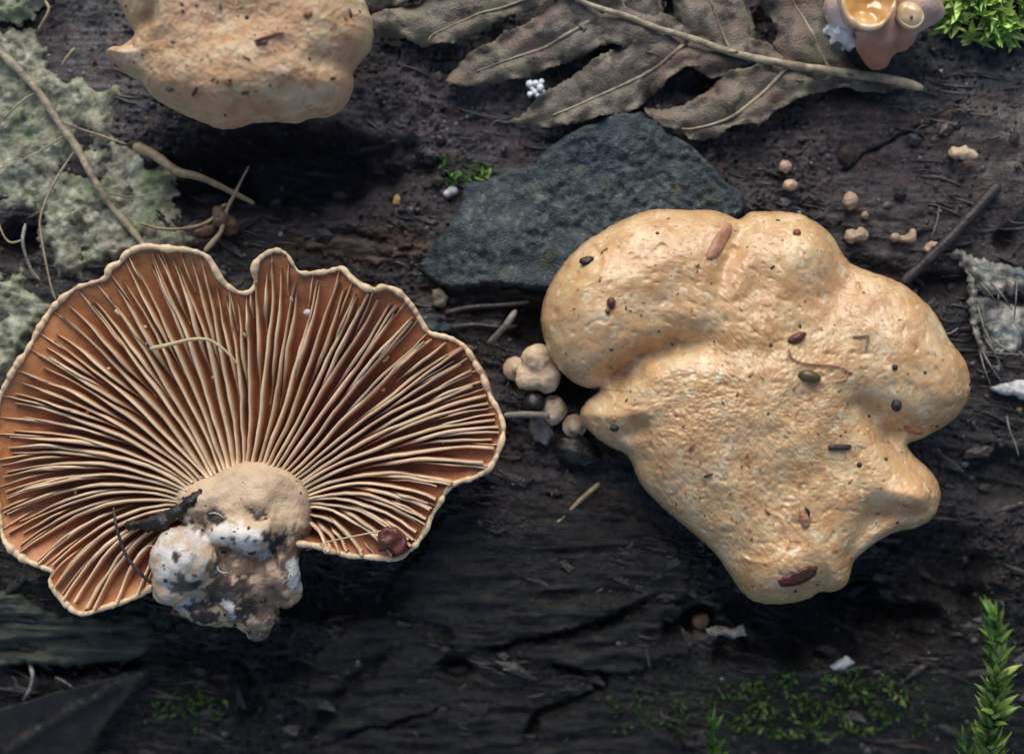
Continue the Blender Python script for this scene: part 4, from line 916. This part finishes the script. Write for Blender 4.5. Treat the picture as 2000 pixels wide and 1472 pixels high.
def cup(out, zr, depth, m, rimr, lip):
    o_ = resample(out, n=64); c = o_.mean(0); V = []
    for q in np.linspace(0, 1, 12):
        p = c + (o_ - c) * q; x, y = XY(p[:, 0], p[:, 1], zr)
        V.append(np.stack([x, y, zr - depth * (1 - q ** 2.2) + .02 * pn2(p[:, 0] * .05, p[:, 1] * .05, 3)], 1))
    for q, dz in ((1.02, -.1), (.9, -.25), (.3, -.3)):
        p = c + (o_ - c) * q; x, y = XY(p[:, 0], p[:, 1], zr); V.append(np.stack([x, y, np.full(64, zr - depth * (q < 1) + dz)], 1))
    V = np.vstack(V); I_ = np.arange(len(V)).reshape(-1, 64); J_ = np.roll(I_, -1, 1)
    f = np.stack([I_[:-1].ravel(), J_[:-1].ravel(), J_[1:].ravel(), I_[1:].ravel()], 1)[:, ::-1]
    d_ = obj('amber_cup', V, f, m, jf)
    x, y = XY(o_[:, 0], o_[:, 1], zr); r_ = rimr * (.45 + .9 * sstep(-20, 25, o_[:, 1] - c[1])) * (1 + .5 * pn2(o_[:, 0] * .05, o_[:, 1] * .05, 6))
    pp = np.stack([x, y, np.full(64, zr - .005)], 1); v, f = tube_geo(np.vstack([pp, pp[:1]]), np.append(r_, r_[0]), 10, cap=False); obj('cup_lip', v, f, lip, d_)
    return d_
lipm = mat('pale_amber', [(.3, (.60, .36, .17)), (.6, (.72, .52, .30)), (.85, (.78, .66, .50))], 3, 4, (.12, .3), ((8, .1),), sss=.3, coat=.6)
cup([(1645, -30), (1647, 5), (1658, 34), (1684, 52), (1714, 52), (1736, 32), (1748, 2), (1744, -32), (1700, -52)], .92, .12, MT['amber'], .022, lipm)
d2 = cup([(1758, 10), (1754, 28), (1764, 46), (1782, 54), (1798, 46), (1803, 30), (1794, 12), (1776, 4)], .84, -.05, lipm, .012, lipm)
v, f = ICO[2]; x, y = XY(1780, 34, .89); obj('pore', v * np.array([.015, .019, .012]) + np.array([float(x), float(y), .892]), f, MT['husk'], d2)
v, f = blob_geo([pe(1628, 10, .40, 14, 40, .20, 8), pe(1634, 50, .36, 12, 30, .16), pe(1650, 66, .34, 16, 22, .14), pe(1626, 74, .28, 7, 16, .09, -15), pe(1642, 84, .24, 5, 16, .07, 10), pe(1662, 82, .28, 10, 18, .10), pe(1616, 60, .28, 6, 8, .07)], .014, 2, ((8, .03), (18, .025), (34, .012)), 16)
obj('mycelium', v, f, MT['whiteball'], jf)

# ------------------------------------------------------------------ white bits
wb = thing('white_egg_cluster', spot(1045, 172, 0), 'cluster of shiny white beads on a dark leaf tip', 'egg cluster')
for (px, py, r) in ((1035, 162, 8), (1046, 161, 7), (1058, 158, 6), (1040, 171, 5), (1055, 170, 8), (1045, 178, 7), (1035, 182, 6), (1061, 176, 5), (1050, 184, 5)):
    v, f = ICO[2]; x, y = XY(px, py, .2); obj('bead', v * (1 + .3 * fb3(v * 2.2 + px, 2, r))[:, None] * r / 200 + np.array([float(x), float(y), max(.12, spot(px, py)[2] + .06) + RS.uniform(-.01, .02)]), f, MT['whiteball'], wb)
g = spot(880, 376); v, f = blob_geo([pe(884, 373, g[2] + .05, 11, 10, .05), pe(874, 379, g[2] + .05, 9, 9, .045)], .012, 2)
set_props(obj('white_ball', v, f, MT['white']), 'small double white ball beside the slate stone and moss sprig', 'ball')
def chip(name, poly, z, thick, m, label, cat, seed=0, amp=.02, step=5, jag=1.2):
    v, f, p, n = slab_geo(poly, z, lambda x, y, px, py, d: z + amp * pn2(px * .06, py * .06, seed) + amp * .5 * pn2(px * .2, py * .2, seed + 1) - .03 * sstep(6, 0, d), thick, step, jag=jag, jfreq=.1, seed=seed, edge_step=4, smooth=False)
    return set_props(obj(name, v, f, m), label, cat)
chip('white_chip', [(1938, 757), (1955, 750), (1972, 748), (1990, 742), (2030, 744), (2030, 774), (2000, 780), (1985, 772), (1965, 771), (1942, 763)], .12, .07, MT['white'], 'pointed white wood chip on dark bark', 'chip', 3)
chip('pale_grit', [(1622, 1302), (1640, 1290), (1655, 1281), (1671, 1294), (1652, 1308), (1632, 1310)], -.30, .05, MT['white'], 'small pale four sided grit flake at the edge of the mossy soil', 'flake', 4)
chip('silvery_film', [(1378, 1228), (1400, 1222), (1430, 1228), (1452, 1220), (1460, 1242), (1430, 1246), (1402, 1240), (1385, 1244)], -.02, .02, MT['palefilm'], 'crumpled silvery film scrap beside a tan knob below the tan cap', 'film scrap', 5, .05)
g = spot(1366, 1215, 0, False); v, f = blob_geo([pe(1368, 1212, g[2] + .22, 18, 17, .09), pe(1364, 1240, g[2] + .16, 14, 22, .08), pe(1384, 1262, g[2] + .10, 16, 12, .07)], .016, 3, ((14, .015), (30, .008)), 7)
set_props(obj('fungus_lump', v, f, MT['husk']), 'small brownish tan knob in the dark pit below the tan cap', 'fungus knob')
chip('yellow_grit', [(842, 566), (862, 562), (876, 580), (868, 604), (846, 598)], .10, .06, MT['leaf'], 'small yellowish grey flake under the corner of the slate stone', 'flake', 6, .03)
chip('grey_pebble_flake', [(795, 622), (840, 612), (900, 616), (925, 634), (890, 650), (820, 650)], .06, .08, MT['slate'], 'thin bluish stone flake between the gilled cap and slate stone', 'stone', 8, .02)

# right side decayed leaf: a pale strip and a grey film
rl = thing('grey_decayed_leaf', spot(1940, 600, 0, False), 'pale grey skeleton of a decayed leaf beside the dark twig', 'leaf')
for poly, lift, sd_ in (([(1850, 494), (1868, 484), (1895, 500), (1930, 508), (2060, 545), (2060, 580), (1990, 572), (1930, 580), (1905, 560), (1895, 540), (1872, 508)], .10, 1),
                        ([(1886, 520), (1902, 540), (1910, 590), (1912, 640), (1930, 700), (1945, 718), (1920, 702), (1904, 660), (1896, 620), (1890, 570)], .12, 2),
                        ([(1905, 580), (1940, 572), (1990, 590), (2060, 600), (2060, 680), (2010, 660), (1990, 712), (1972, 690), (1960, 724), (1940, 700), (1924, 672), (1912, 620)], .0, 3)):
    v, f, p, n = slab_geo(poly, .12, lambda x, y, px, py, d: .06 + lift + .05 * pn2(px * .02, py * .02, sd_) + .03 * pn2(px * .06, py * .06, sd_ + 4) + .012 * pn2(px * .18, py * .18, sd_ + 6) - .07 * sstep(12, 0, d), .02, 5, jag=5, jfreq=.08, seed=sd_, edge_step=4, smooth=False)
    obj('leaf_shred', v, f, MT['palefilm'], rl)
rnd = np.random.RandomState(71)
for k in range(14):
    x0_, y0_ = rnd.uniform(1890, 1990), rnd.uniform(520, 715); a = math.radians(rnd.normal(-60, 40)); ln = rnd.uniform(30, 90)
    px_tube([(x0_, y0_), (x0_ + ln * .5 * math.cos(a) + rnd.uniform(-5, 5), y0_ - ln * .5 * math.sin(a)), (x0_ + ln * math.cos(a), y0_ - ln * math.sin(a))], [.13, .20 + .05 * rnd.rand(), .14], .010, .006, MT['greystraw'], 'leaf_fibre', rl, 5, k)
# dark rotten leaf, bottom left
def rot_z(x, y, px, py, d):
    z = gh(x, y, False) + .14 + .05 * pn2(px * .01, py * .01, 5)
    for pts in ([(0, 1480), (120, 1400), (290, 1306)], [(150, 1480), (210, 1400), (280, 1315)]):
        q, _ = poly_dist(px, py, pts); z = z + .07 * np.exp(-(q / 10) ** 2)
    return z + .02 * pn2(px * .06, py * .06, 6)
v, f, p, n = slab_geo([(-60, 1400), (40, 1375), (110, 1350), (200, 1325), (290, 1300), (302, 1308), (270, 1345), (215, 1400), (180, 1460), (150, 1530), (-60, 1530)], -.3, rot_z, .02, 7, jag=2, jfreq=.06, edge_step=6, smooth=False)
set_props(obj('rotten_leaf', v, f, MT['darkleaf']), 'dark rotten leaf with ridged veins under the gilled mushroom', 'leaf')

# ------------------------------------------------------------------ bits lying on the caps
def flake_on(name, poly, which, m, label, cat, thick=.02, off=.025, seed=0):
    c = np.mean(poly, 0); b = on_cap(c[0], c[1], which)
    fn, out, zr = (tan_z, tout, RZ) if which == 'tan' else (pink_z, pout, PZ)
    def top(x, y, px, py, d):
        s = (HC - zr) / HC; qx = x / s * 200 + 1000; qy = 736 - y / s * 200
        dd, _ = poly_dist(qx, qy, out[::2], True)
        return fn(qx, qy, dd) + off + .008 * pn2(px * .15, py * .15, seed) - .02 * sstep(4, 0, d)
    v, f, p, n = slab_geo(poly, b[2], top, thick, 4, jag=.8, jfreq=.2, seed=seed, edge_step=3, smooth=False)
    return set_props(obj(name, v, f, m), label, cat)
flake_on('pink_scale', [(1424, 433), (1434, 436), (1432, 455), (1418, 480), (1404, 500), (1388, 510), (1376, 508), (1382, 488), (1396, 462)], 'tan', MT['pinkflake'], 'pinkish bud scale stuck in the notch at the tan cap edge', 'bud scale')
flake_on('dark_red_scale', [(1518, 1132), (1530, 1124), (1556, 1112), (1580, 1104), (1598, 1106), (1596, 1124), (1580, 1136), (1552, 1146), (1526, 1146)], 'tan', MT['redflake'], 'long dark red scale on the lowest lobe of the tan cap', 'bud scale', .035, .04)
flake_on('brown_flap', [(1560, 990), (1568, 1000), (1582, 1012), (1582, 1026), (1572, 1030), (1562, 1020)], 'tan', MT['pinkflake'], 'small brown flap of skin standing on the tan cap', 'flake', .03, .04)
def seed_on(px, py, r, which, m, label, cat='seed', rot=0, name='seed', group=None, amp=.08):
    b = on_cap(px, py, which); return pebble(name, px, py, b[2] + r[2] / 200 * .4, r, m, label, cat, group, 2, amp, 2.5, int(px), rot=rot)
seed_on(1556, 660, (20, 9, 8), 'tan', MT['redflake'], 'maroon oval seed on the tan cap above the olive seed', rot=28)
seed_on(1581, 735, (22, 12, 11), 'tan', MT['brownseed'], 'olive brown seed with a thin fibre on the tan cap', rot=-12)
seed_on(1751, 792, (10, 12, 9), 'tan', MT['blackbit'], 'round black dropping on the right lobe edge of the tan cap', 'dropping', name='dropping')
seed_on(1748, 717, (6, 6, 5), 'tan', MT['blackbit'], 'small black dot above the round black dropping on tan cap', 'grit', name='grit_grain')
seed_on(1194, 592, (8, 11, 8), 'tan', MT['redflake'], 'dark red crumb on the upper lobe of the tan cap', 'crumb', name='red_crumb', amp=.3)
seed_on(1187, 608, (5, 6, 5), 'tan', MT['redflake'], 'smaller dark red crumb touching the larger red one', 'crumb', name='red_crumb', amp=.3)
seed_on(1146, 510, (14, 9, 8), 'tan', MT['blackbit'], 'dark grit clump inside a pale ring mark on the tan cap', 'grit', rot=10, name='grit_grain', amp=.4)
seed_on(1200, 836, (9, 7, 6), 'tan', MT['blackbit'], 'dark grain in the pale hollow at the tan cap base', 'grit', name='grit_grain', amp=.3)
def fibre_on(name, pts, which, r, m, label, cat='fibre', off=.02, seed=0):
    q = resample(np.array(pts, float), step=5, closed=False); P = np.array([on_cap(a, b, which, off) for a, b in q])
    rr = np.full(len(q), r); rr[0] *= .6; rr[-1] *= .5
    v, f = tube_geo(P, rr, 7); return set_props(obj(name, v, f, m), label, cat)
fibre_on('grey_stick', [(1618, 873), (1640, 873), (1662, 872)], 'tan', .028, MT['darktwig'], 'short grey brown stick lying on the tan cap', 'stick', .012)
fibre_on('curled_fibre', [(1540, 680), (1548, 700), (1575, 710), (1620, 713), (1652, 722), (1650, 740), (1630, 746)], 'tan', .009, MT['pinkflake'], 'thin curled orange fibre looping round the olive seed on tan cap')
fibre_on('bent_bristle', [(1664, 657), (1680, 657), (1695, 656), (1694, 668), (1690, 682)], 'tan', .010, MT['greystraw'], 'small bent grey bristle on the tan cap')
fibre_on('dark_bristle', [(1572, 990), (1578, 998), (1580, 1008)], 'tan', .014, MT['blackbit'], 'short dark bristle above the brown flap on tan cap')
fibre_on('needle_piece', [(1374, 931), (1384, 927), (1392, 926)], 'tan', .013, MT['darktwig'], 'tiny dark needle piece on the wet middle of the tan cap')
fibre_on('brown_needle', [(498, 82), (515, 76), (540, 68), (556, 66)], 'pink', .014, MT['redflake'], 'thin dark needle on the pinkish mushroom cap', 'needle')
fibre_on('grey_needle', [(500, 88), (512, 86), (524, 82)], 'pink', .014, MT['darktwig'], 'short grey needle piece touching the thin dark needle', 'needle')
fibre_on('dark_grain_stick', [(376, 188), (382, 180), (386, 172)], 'pink', .016, MT['blackbit'], 'short black stick on the pinkish mushroom cap edge', 'stick')
b = on_gills(765, 1058, .2)
v, f, p, n = slab_geo([(738, 1040), (752, 1028), (774, 1030), (792, 1046), (796, 1062), (788, 1082), (772, 1086), (760, 1072), (740, 1078)], b[2], lambda x, y, px, py, d: b[2] + .03 + .03 * pn2(px * .05, py * .05, 3) - .03 * sstep(6, 0, d), .03, 4, jag=1.5, jfreq=.1, edge_step=3, smooth=False)
set_props(obj('dark_leaf_fragment', v, f, MT['redflake']), 'dark reddish leaf fragment on the gills near the margin', 'leaf fragment')
v, f, p, n = slab_geo([(236, 1022), (262, 1020), (300, 1006), (340, 988), (368, 964), (384, 958), (392, 966), (370, 992), (340, 1012), (322, 1030), (312, 1046), (298, 1040), (280, 1044), (262, 1036), (244, 1042), (228, 1034)], .95, lambda x, y, px, py, d: .72 + .0009 * (px - 230) + .05 * pn2(px * .04, py * .04, 13) - .04 * sstep(8, 0, d), .05, 5, jag=2.5, jfreq=.1, edge_step=4, smooth=False)
set_props(obj('black_leaf_scrap', v, f, MT['darkleaf']), 'black wet leaf scrap stuck between the gills and stem', 'leaf fragment')
stalk('black_thread', [(222, 990), (226, 1022), (235, 1055), (250, 1090), (280, 1125), (302, 1142)], [.72, .78, .78, .78, .76, .7], .014, .018, MT['darktwig'], 'thin black thread hanging over the gills beside the stem', 'thread', seed=22)
for (px, py, r, lab) in ((360, 880, 9, 'glassy water bead near the stem among the gills'), (600, 610, 8, 'tiny pale grit on the upper gills')):
    b = on_gills(px, py, .16); pebble('pale_grain', px, py, b[2], (r, r * .8, r * .6), MT['white'], lab, 'grit', None, 2, .2, 2, px)

# ------------------------------------------------------------------ moss
def leaf_blade(base, dirv, length, width, up, curl=.35, n=6):
    d = np.array(dirv, float); d /= np.linalg.norm(d); u = np.array(up, float); u -= d * u.dot(d); u /= np.linalg.norm(u) + 1e-9
    s = np.cross(d, u); v = []; f = []
    for i in range(n + 1):
        t = i / n; wd = width * (math.sin(math.pi * min(1, .18 + t * .82)) ** .8) * (1 - t ** 3); wd = max(wd, width * .03)
        c = np.array(base) + d * length * t + u * length * curl * (t * t)
        v += [c - s * wd + u * wd * .35, c - u * wd * .12, c + s * wd + u * wd * .35]
    for i in range(n):
        for k in (0, 1): f.append((i * 3 + k, i * 3 + k + 1, i * 3 + k + 4, i * 3 + k + 3))
    v = np.array(v); m = len(v)
    v = np.vstack([v, v - u * .006]); f = f + [tuple(q + m for q in g[::-1]) for g in f]
    return v, f
def moss_shoot(path, r, nl, ll, lw, label, spread=.45, tone=(1, 1, 1), seed=0):
    rnd = random.Random(seed); P = np.array(path, float); q = resample(P, n=40, closed=False)
    g = thing('moss_shoot', tuple(P[0]), label, 'moss', 'single moss shoots')
    v, f = tube_geo(q, np.linspace(r, r * .4, len(q)), 7); obj('stem', v, f, MT['moss'], g, tint=np.tile([.7, .8, .5], (len(v), 1)))
    for k in range(nl):
        t = k / (nl - 1); i = int(t * 38); T = q[i + 1] - q[i]; T /= np.linalg.norm(T)
        a = k * 2.4 + rnd.uniform(-.3, .3); e1 = np.cross(T, [0, 0, 1.]); e1 /= np.linalg.norm(e1) + 1e-9; e2 = np.cross(T, e1)
        rad = e1 * math.cos(a) + e2 * math.sin(a); sp = spread * (1.2 - .7 * t) * rnd.uniform(.4, 1.7)
        sz = rnd.uniform(.8, 1.15) * (1 - .35 * t)
        v, f = leaf_blade(q[i] + rad * r * .7, T + rad * sp + np.array([rnd.uniform(-.2, .2) for _ in range(3)]), ll * sz, lw * sz * rnd.uniform(.7, 1.1), -rad if rnd.random() < .7 else rad, curl=rnd.uniform(0, .2))
        c = np.array(tone) * rnd.uniform(.6, 1.3) * np.array([rnd.uniform(.85, 1.3), 1, .9]); tl = np.tile(np.tile([.75, 1.25, .75], 7) [:len(v) // 2], 2)[:, None]; obj('leaf', v, f, MT['moss'], g, tint=c[None] * tl)
def w3(px, py, z): x, y = XY(px, py, z); return (float(x), float(y), z)
moss_shoot([w3(1925, 1540, .0), w3(1935, 1440, .25), w3(1945, 1340, .7), w3(1948, 1270, 1.0), w3(1938, 1188, 1.3)], .045, 120, .30, .062, 'tall bright green moss shoot with overlapping pointed leaves', .75, (2.4, 2.1, 2.2), 1)
moss_shoot([w3(1398, 1500, -.35), w3(1396, 1450, -.2), w3(1390, 1402, -.05)], .022, 26, .24, .035, 'short spiky moss shoot with dark green pointed leaves', .75, (.8, .95, .8), 2)
moss_shoot([w3(1950, 1560, .1), w3(1900, 1500, .2), w3(1880, 1440, .25)], .028, 40, .24, .045, 'leaning darker moss shoot at the foot of the tall shoot', .6, (.75, .9, .8), 3)
def moss_patch(name, label, cx, cy, rx, ry, n, ll, seed, tone=(1, 1, 1), lift=.0, thin=-.05):
    rnd = np.random.RandomState(seed); V = []; F = []; T = []; b = 0
    for k in range(n):
        a = rnd.rand() * 6.283; r = math.sqrt(rnd.rand()); px = cx + rx * r * math.cos(a); py = cy + ry * r * math.sin(a)
        if pn2(np.array([px * .025]), np.array([py * .025]), seed)[0] < thin + rnd.uniform(-.12, .12): continue
        x, y = XY(px, py, 0); z = float(gh(np.array([x]), np.array([y]), False)[0]) + lift * (1 - r * r) + rnd.uniform(0, .05)
        d = np.array([rnd.uniform(-1, 1), rnd.uniform(-1, 1), rnd.uniform(.1, 1.0)])
        v, f = leaf_blade((x, y, z), d, ll * rnd.uniform(.5, 1.2), ll * .16 * rnd.uniform(.7, 1.3), (rnd.uniform(-1, 1), rnd.uniform(-1, 1), 1), rnd.uniform(-.3, .5), 3)
        V.append(v); F += [tuple(q + b for q in g) for g in f]; b += len(v)
        c = np.array(tone) * rnd.uniform(.5, 1.35) * np.array([rnd.uniform(.85, 1.25), 1, rnd.uniform(.8, 1.1)]); T.append(np.tile(c, (len(v), 1)))
    o = obj(name, np.vstack(V), F, MT['moss'], tint=np.vstack(T)); return set_props(o, label, 'moss', None, 'stuff')
moss_patch('moss_cushion', 'bright green moss cushion beside the dripping fungus', 1945, 5, 125, 80, 1300, .22, 5, (5.0, 3.9, 4.4), .22)
moss_patch('moss_mat', 'dark green moss mat on the soil below the tan cap', 1610, 1390, 190, 85, 900, .075, 6, (1.3, 1.2, 1.2), .02)
moss_patch('moss_carpet', 'thin dark green moss carpet spread over the soil around the moss mat', 1580, 1410, 430, 80, 2600, .05, 16, (.6, .62, .55), .0, .18)
moss_patch('moss_tuft', 'dim moss tuft beside the rotten leaf', 350, 1400, 75, 45, 120, .10, 7, (.8, .85, .6), .02)
moss_patch('moss_sprig', 'tiny feathery moss sprig behind the slate stone', 908, 330, 58, 24, 75, .13, 8, (1.5, 1.5, 1.3), .03)
moss_patch('moss_film', 'sparse moss film on black bark between the two big mushrooms', 925, 1105, 60, 40, 120, .07, 9, (.6, .75, .5), .02)

# ------------------------------------------------------------------ loose crumbs and hairs too many to count
def crumbs(name, label, n, size, palette, seed, mask=None, zfun=None, region=(-5.3, 5.3, -3.9, 3.9)):
    rnd = np.random.RandomState(seed); v0, f0 = ICO[1]; x = rnd.uniform(region[0], region[1], n); y = rnd.uniform(region[2], region[3], n)
    if mask is not None: m = mask(x, y, rnd); x, y = x[m], y[m]
    z = gh(x, y) if zfun is None else zfun(x, y); n = len(x)
    s = size * rnd.lognormal(0, .5, n); sc = np.stack([s * rnd.uniform(.6, 1.5, n), s * rnd.uniform(.6, 1.5, n), s * rnd.uniform(.4, .9, n)], 1)
    V = v0[None] * (1 + .3 * rnd.uniform(-1, 1, (n, len(v0), 1))) * sc[:, None, :] + np.stack([x, y, z + s * .25], 1)[:, None, :]
    F = (f0[None] + (np.arange(n) * len(v0))[:, None, None]).reshape(-1, 3)
    pal = np.array(palette); c = pal[rnd.randint(0, len(pal), n)] * rnd.uniform(.7, 1.3, (n, 1))
    o = obj(name, V.reshape(-1, 3), F, MT['crumb'], org=np.zeros(3), smooth=False, tint=np.repeat(c, len(v0), 0))
    return set_props(o, label, 'soil', None, 'stuff')
def soilmask(x, y, rnd):
    k = sstep(-.3, .35, pn2(x * .6, y * .7, 41)) * sstep(-3.2, -.5, y) * .8 + .2
    return rnd.rand(len(x)) < k
crumbs('soil_crumbs', 'fine dark soil crumbs scattered over the bark', 9000, .017, [(.03, .025, .026), (.05, .042, .045), (.02, .018, .02), (.075, .062, .06), (.045, .03, .022)], 21, soilmask)
crumbs('pale_specks', 'tiny pale and yellowish specks scattered over the bark', 420, .011, [(.30, .29, .28), (.20, .19, .18), (.35, .21, .05), (.16, .17, .15)], 22, soilmask)
def capspecks(which, n, size, pal, seed, box, label):
    rnd = np.random.RandomState(seed); out = tout if which == 'tan' else pout; fn, zr = (tan_z, RZ) if which == 'tan' else (pink_z, PZ)
    px = rnd.uniform(box[0], box[1], n); py = rnd.uniform(box[2], box[3], n); m = inside(px, py, out); px, py = px[m], py[m]
    d, _ = poly_dist(px, py, out[::2], True); m = d > 8; px, py, d = px[m], py[m], d[m]
    z = fn(px, py, d); x, y = XY(px, py, zr); n = len(x); v0, f0 = ICO[1]
    s = size * rnd.lognormal(0, .45, n); st_ = rnd.uniform(.6, 2.2, n)
    a = rnd.rand(n) * 6.28; vv = v0[None] * np.stack([s * st_, s / np.sqrt(st_), s * .45], 1)[:, None, :]
    vv = np.stack([vv[..., 0] * np.cos(a)[:, None] - vv[..., 1] * np.sin(a)[:, None], vv[..., 0] * np.sin(a)[:, None] + vv[..., 1] * np.cos(a)[:, None], vv[..., 2]], 2)
    V = vv + np.stack([x, y, z + s * .1], 1)[:, None, :]; F = (f0[None] + (np.arange(n) * len(v0))[:, None, None]).reshape(-1, 3)
    c = np.array(pal)[rnd.randint(0, len(pal), n)]
    set_props(obj('cap_specks', V.reshape(-1, 3), F, MT['crumb'], org=np.zeros(3), tint=np.repeat(c, len(v0), 0)), label, 'grit', None, 'stuff')
capspecks('tan', 150, .0115, [(.03, .02, .016), (.05, .03, .02), (.22, .07, .03), (.30, .11, .045), (.10, .07, .05)], 31, (1050, 1900, 400, 1180), 'fine dark grit specks sprinkled over the tan cap')
capspecks('tan', 110, .012, [(.40, .16, .06), (.46, .21, .09), (.34, .13, .05)], 33, (1050, 1900, 400, 1180), 'rusty orange flecks scattered over the tan cap')
capspecks('pink', 80, .014, [(.03, .02, .016), (.05, .03, .02), (.20, .07, .035), (.08, .06, .05)], 32, (210, 730, -20, 250), 'fine dark grit specks sprinkled over the pinkish cap')
rnd = np.random.RandomState(51); V = []; F = []; T = []; b = 0
for k in range(2300):
    x, y = rnd.uniform(-5.3, 5.3), rnd.uniform(-3.9, 3.0) if k < 1500 else rnd.uniform(-3.9, -.9)
    if pn2(np.array([x * .7]), np.array([y * .9]), 23)[0] < -.12: continue
    a = -.17 + rnd.normal(0, .14); ln = rnd.uniform(.08, .5); t = np.linspace(-.5, .5, 5); xs = x + ln * t * np.cos(a); ys = y + ln * t * np.sin(a) + .02 * np.sin(t * 4 + k)
    zs = gh(xs, ys) + .004 + rnd.uniform(0, .012); rr = rnd.uniform(.005, .015) * np.array([.3, .9, 1, .8, .25])
    v, f = tube_geo(np.stack([xs, ys, zs], 1), rr, 5); V.append(v); F += [tuple(q + b for q in g) for g in f]; b += len(v)
    c = np.array([(.03, .025, .026), (.06, .05, .05), (.085, .06, .045), (.045, .035, .033), (.11, .095, .085)][rnd.randint(5)]) * (1 if y > -1 else .8)
    T.append(np.tile(c, (len(v), 1)))
set_props(obj('wood_fibres', np.vstack(V), F, MT['crumb'], org=np.zeros(3), tint=np.vstack(T)), 'dark splintered wood fibres running along the rotten log', 'wood fibres', None, 'stuff')
# hairs and short root fibres
rnd = np.random.RandomState(41); V = []; F = []; T = []; b = 0
for k in range(330):
    x, y = rnd.uniform(-5.2, 5.2), rnd.uniform(-3.8, 3.8)
    a = rnd.rand() * 6.28; ln = .05 + .16 * rnd.rand() ** 2; c = rnd.uniform(-1.2, 1.2); t = np.linspace(0, 1, 6)
    xs = x + ln * t * np.cos(a + c * t); ys = y + ln * t * np.sin(a + c * t); z0_ = gh(np.array([x]), np.array([y]))[0]
    zs = z0_ + .015 + rnd.uniform(0, .10) * np.sin(t * 2.6)
    v, f = tube_geo(np.stack([xs, ys, zs], 1), np.linspace(.0055, .003, 6), 4); V.append(v); F += [tuple(q + b for q in g) for g in f]; b += len(v)
    T.append(np.tile(np.array([(.22, .2, .18), (.12, .08, .05), (.06, .05, .045), (.16, .17, .15)][rnd.randint(4)]), (len(v), 1)))
set_props(obj('root_hairs', np.vstack(V), F, MT['crumb'], org=np.zeros(3), tint=np.vstack(T)), 'fine root hairs and fibres strewn over the bark', 'root hairs', None, 'stuff')
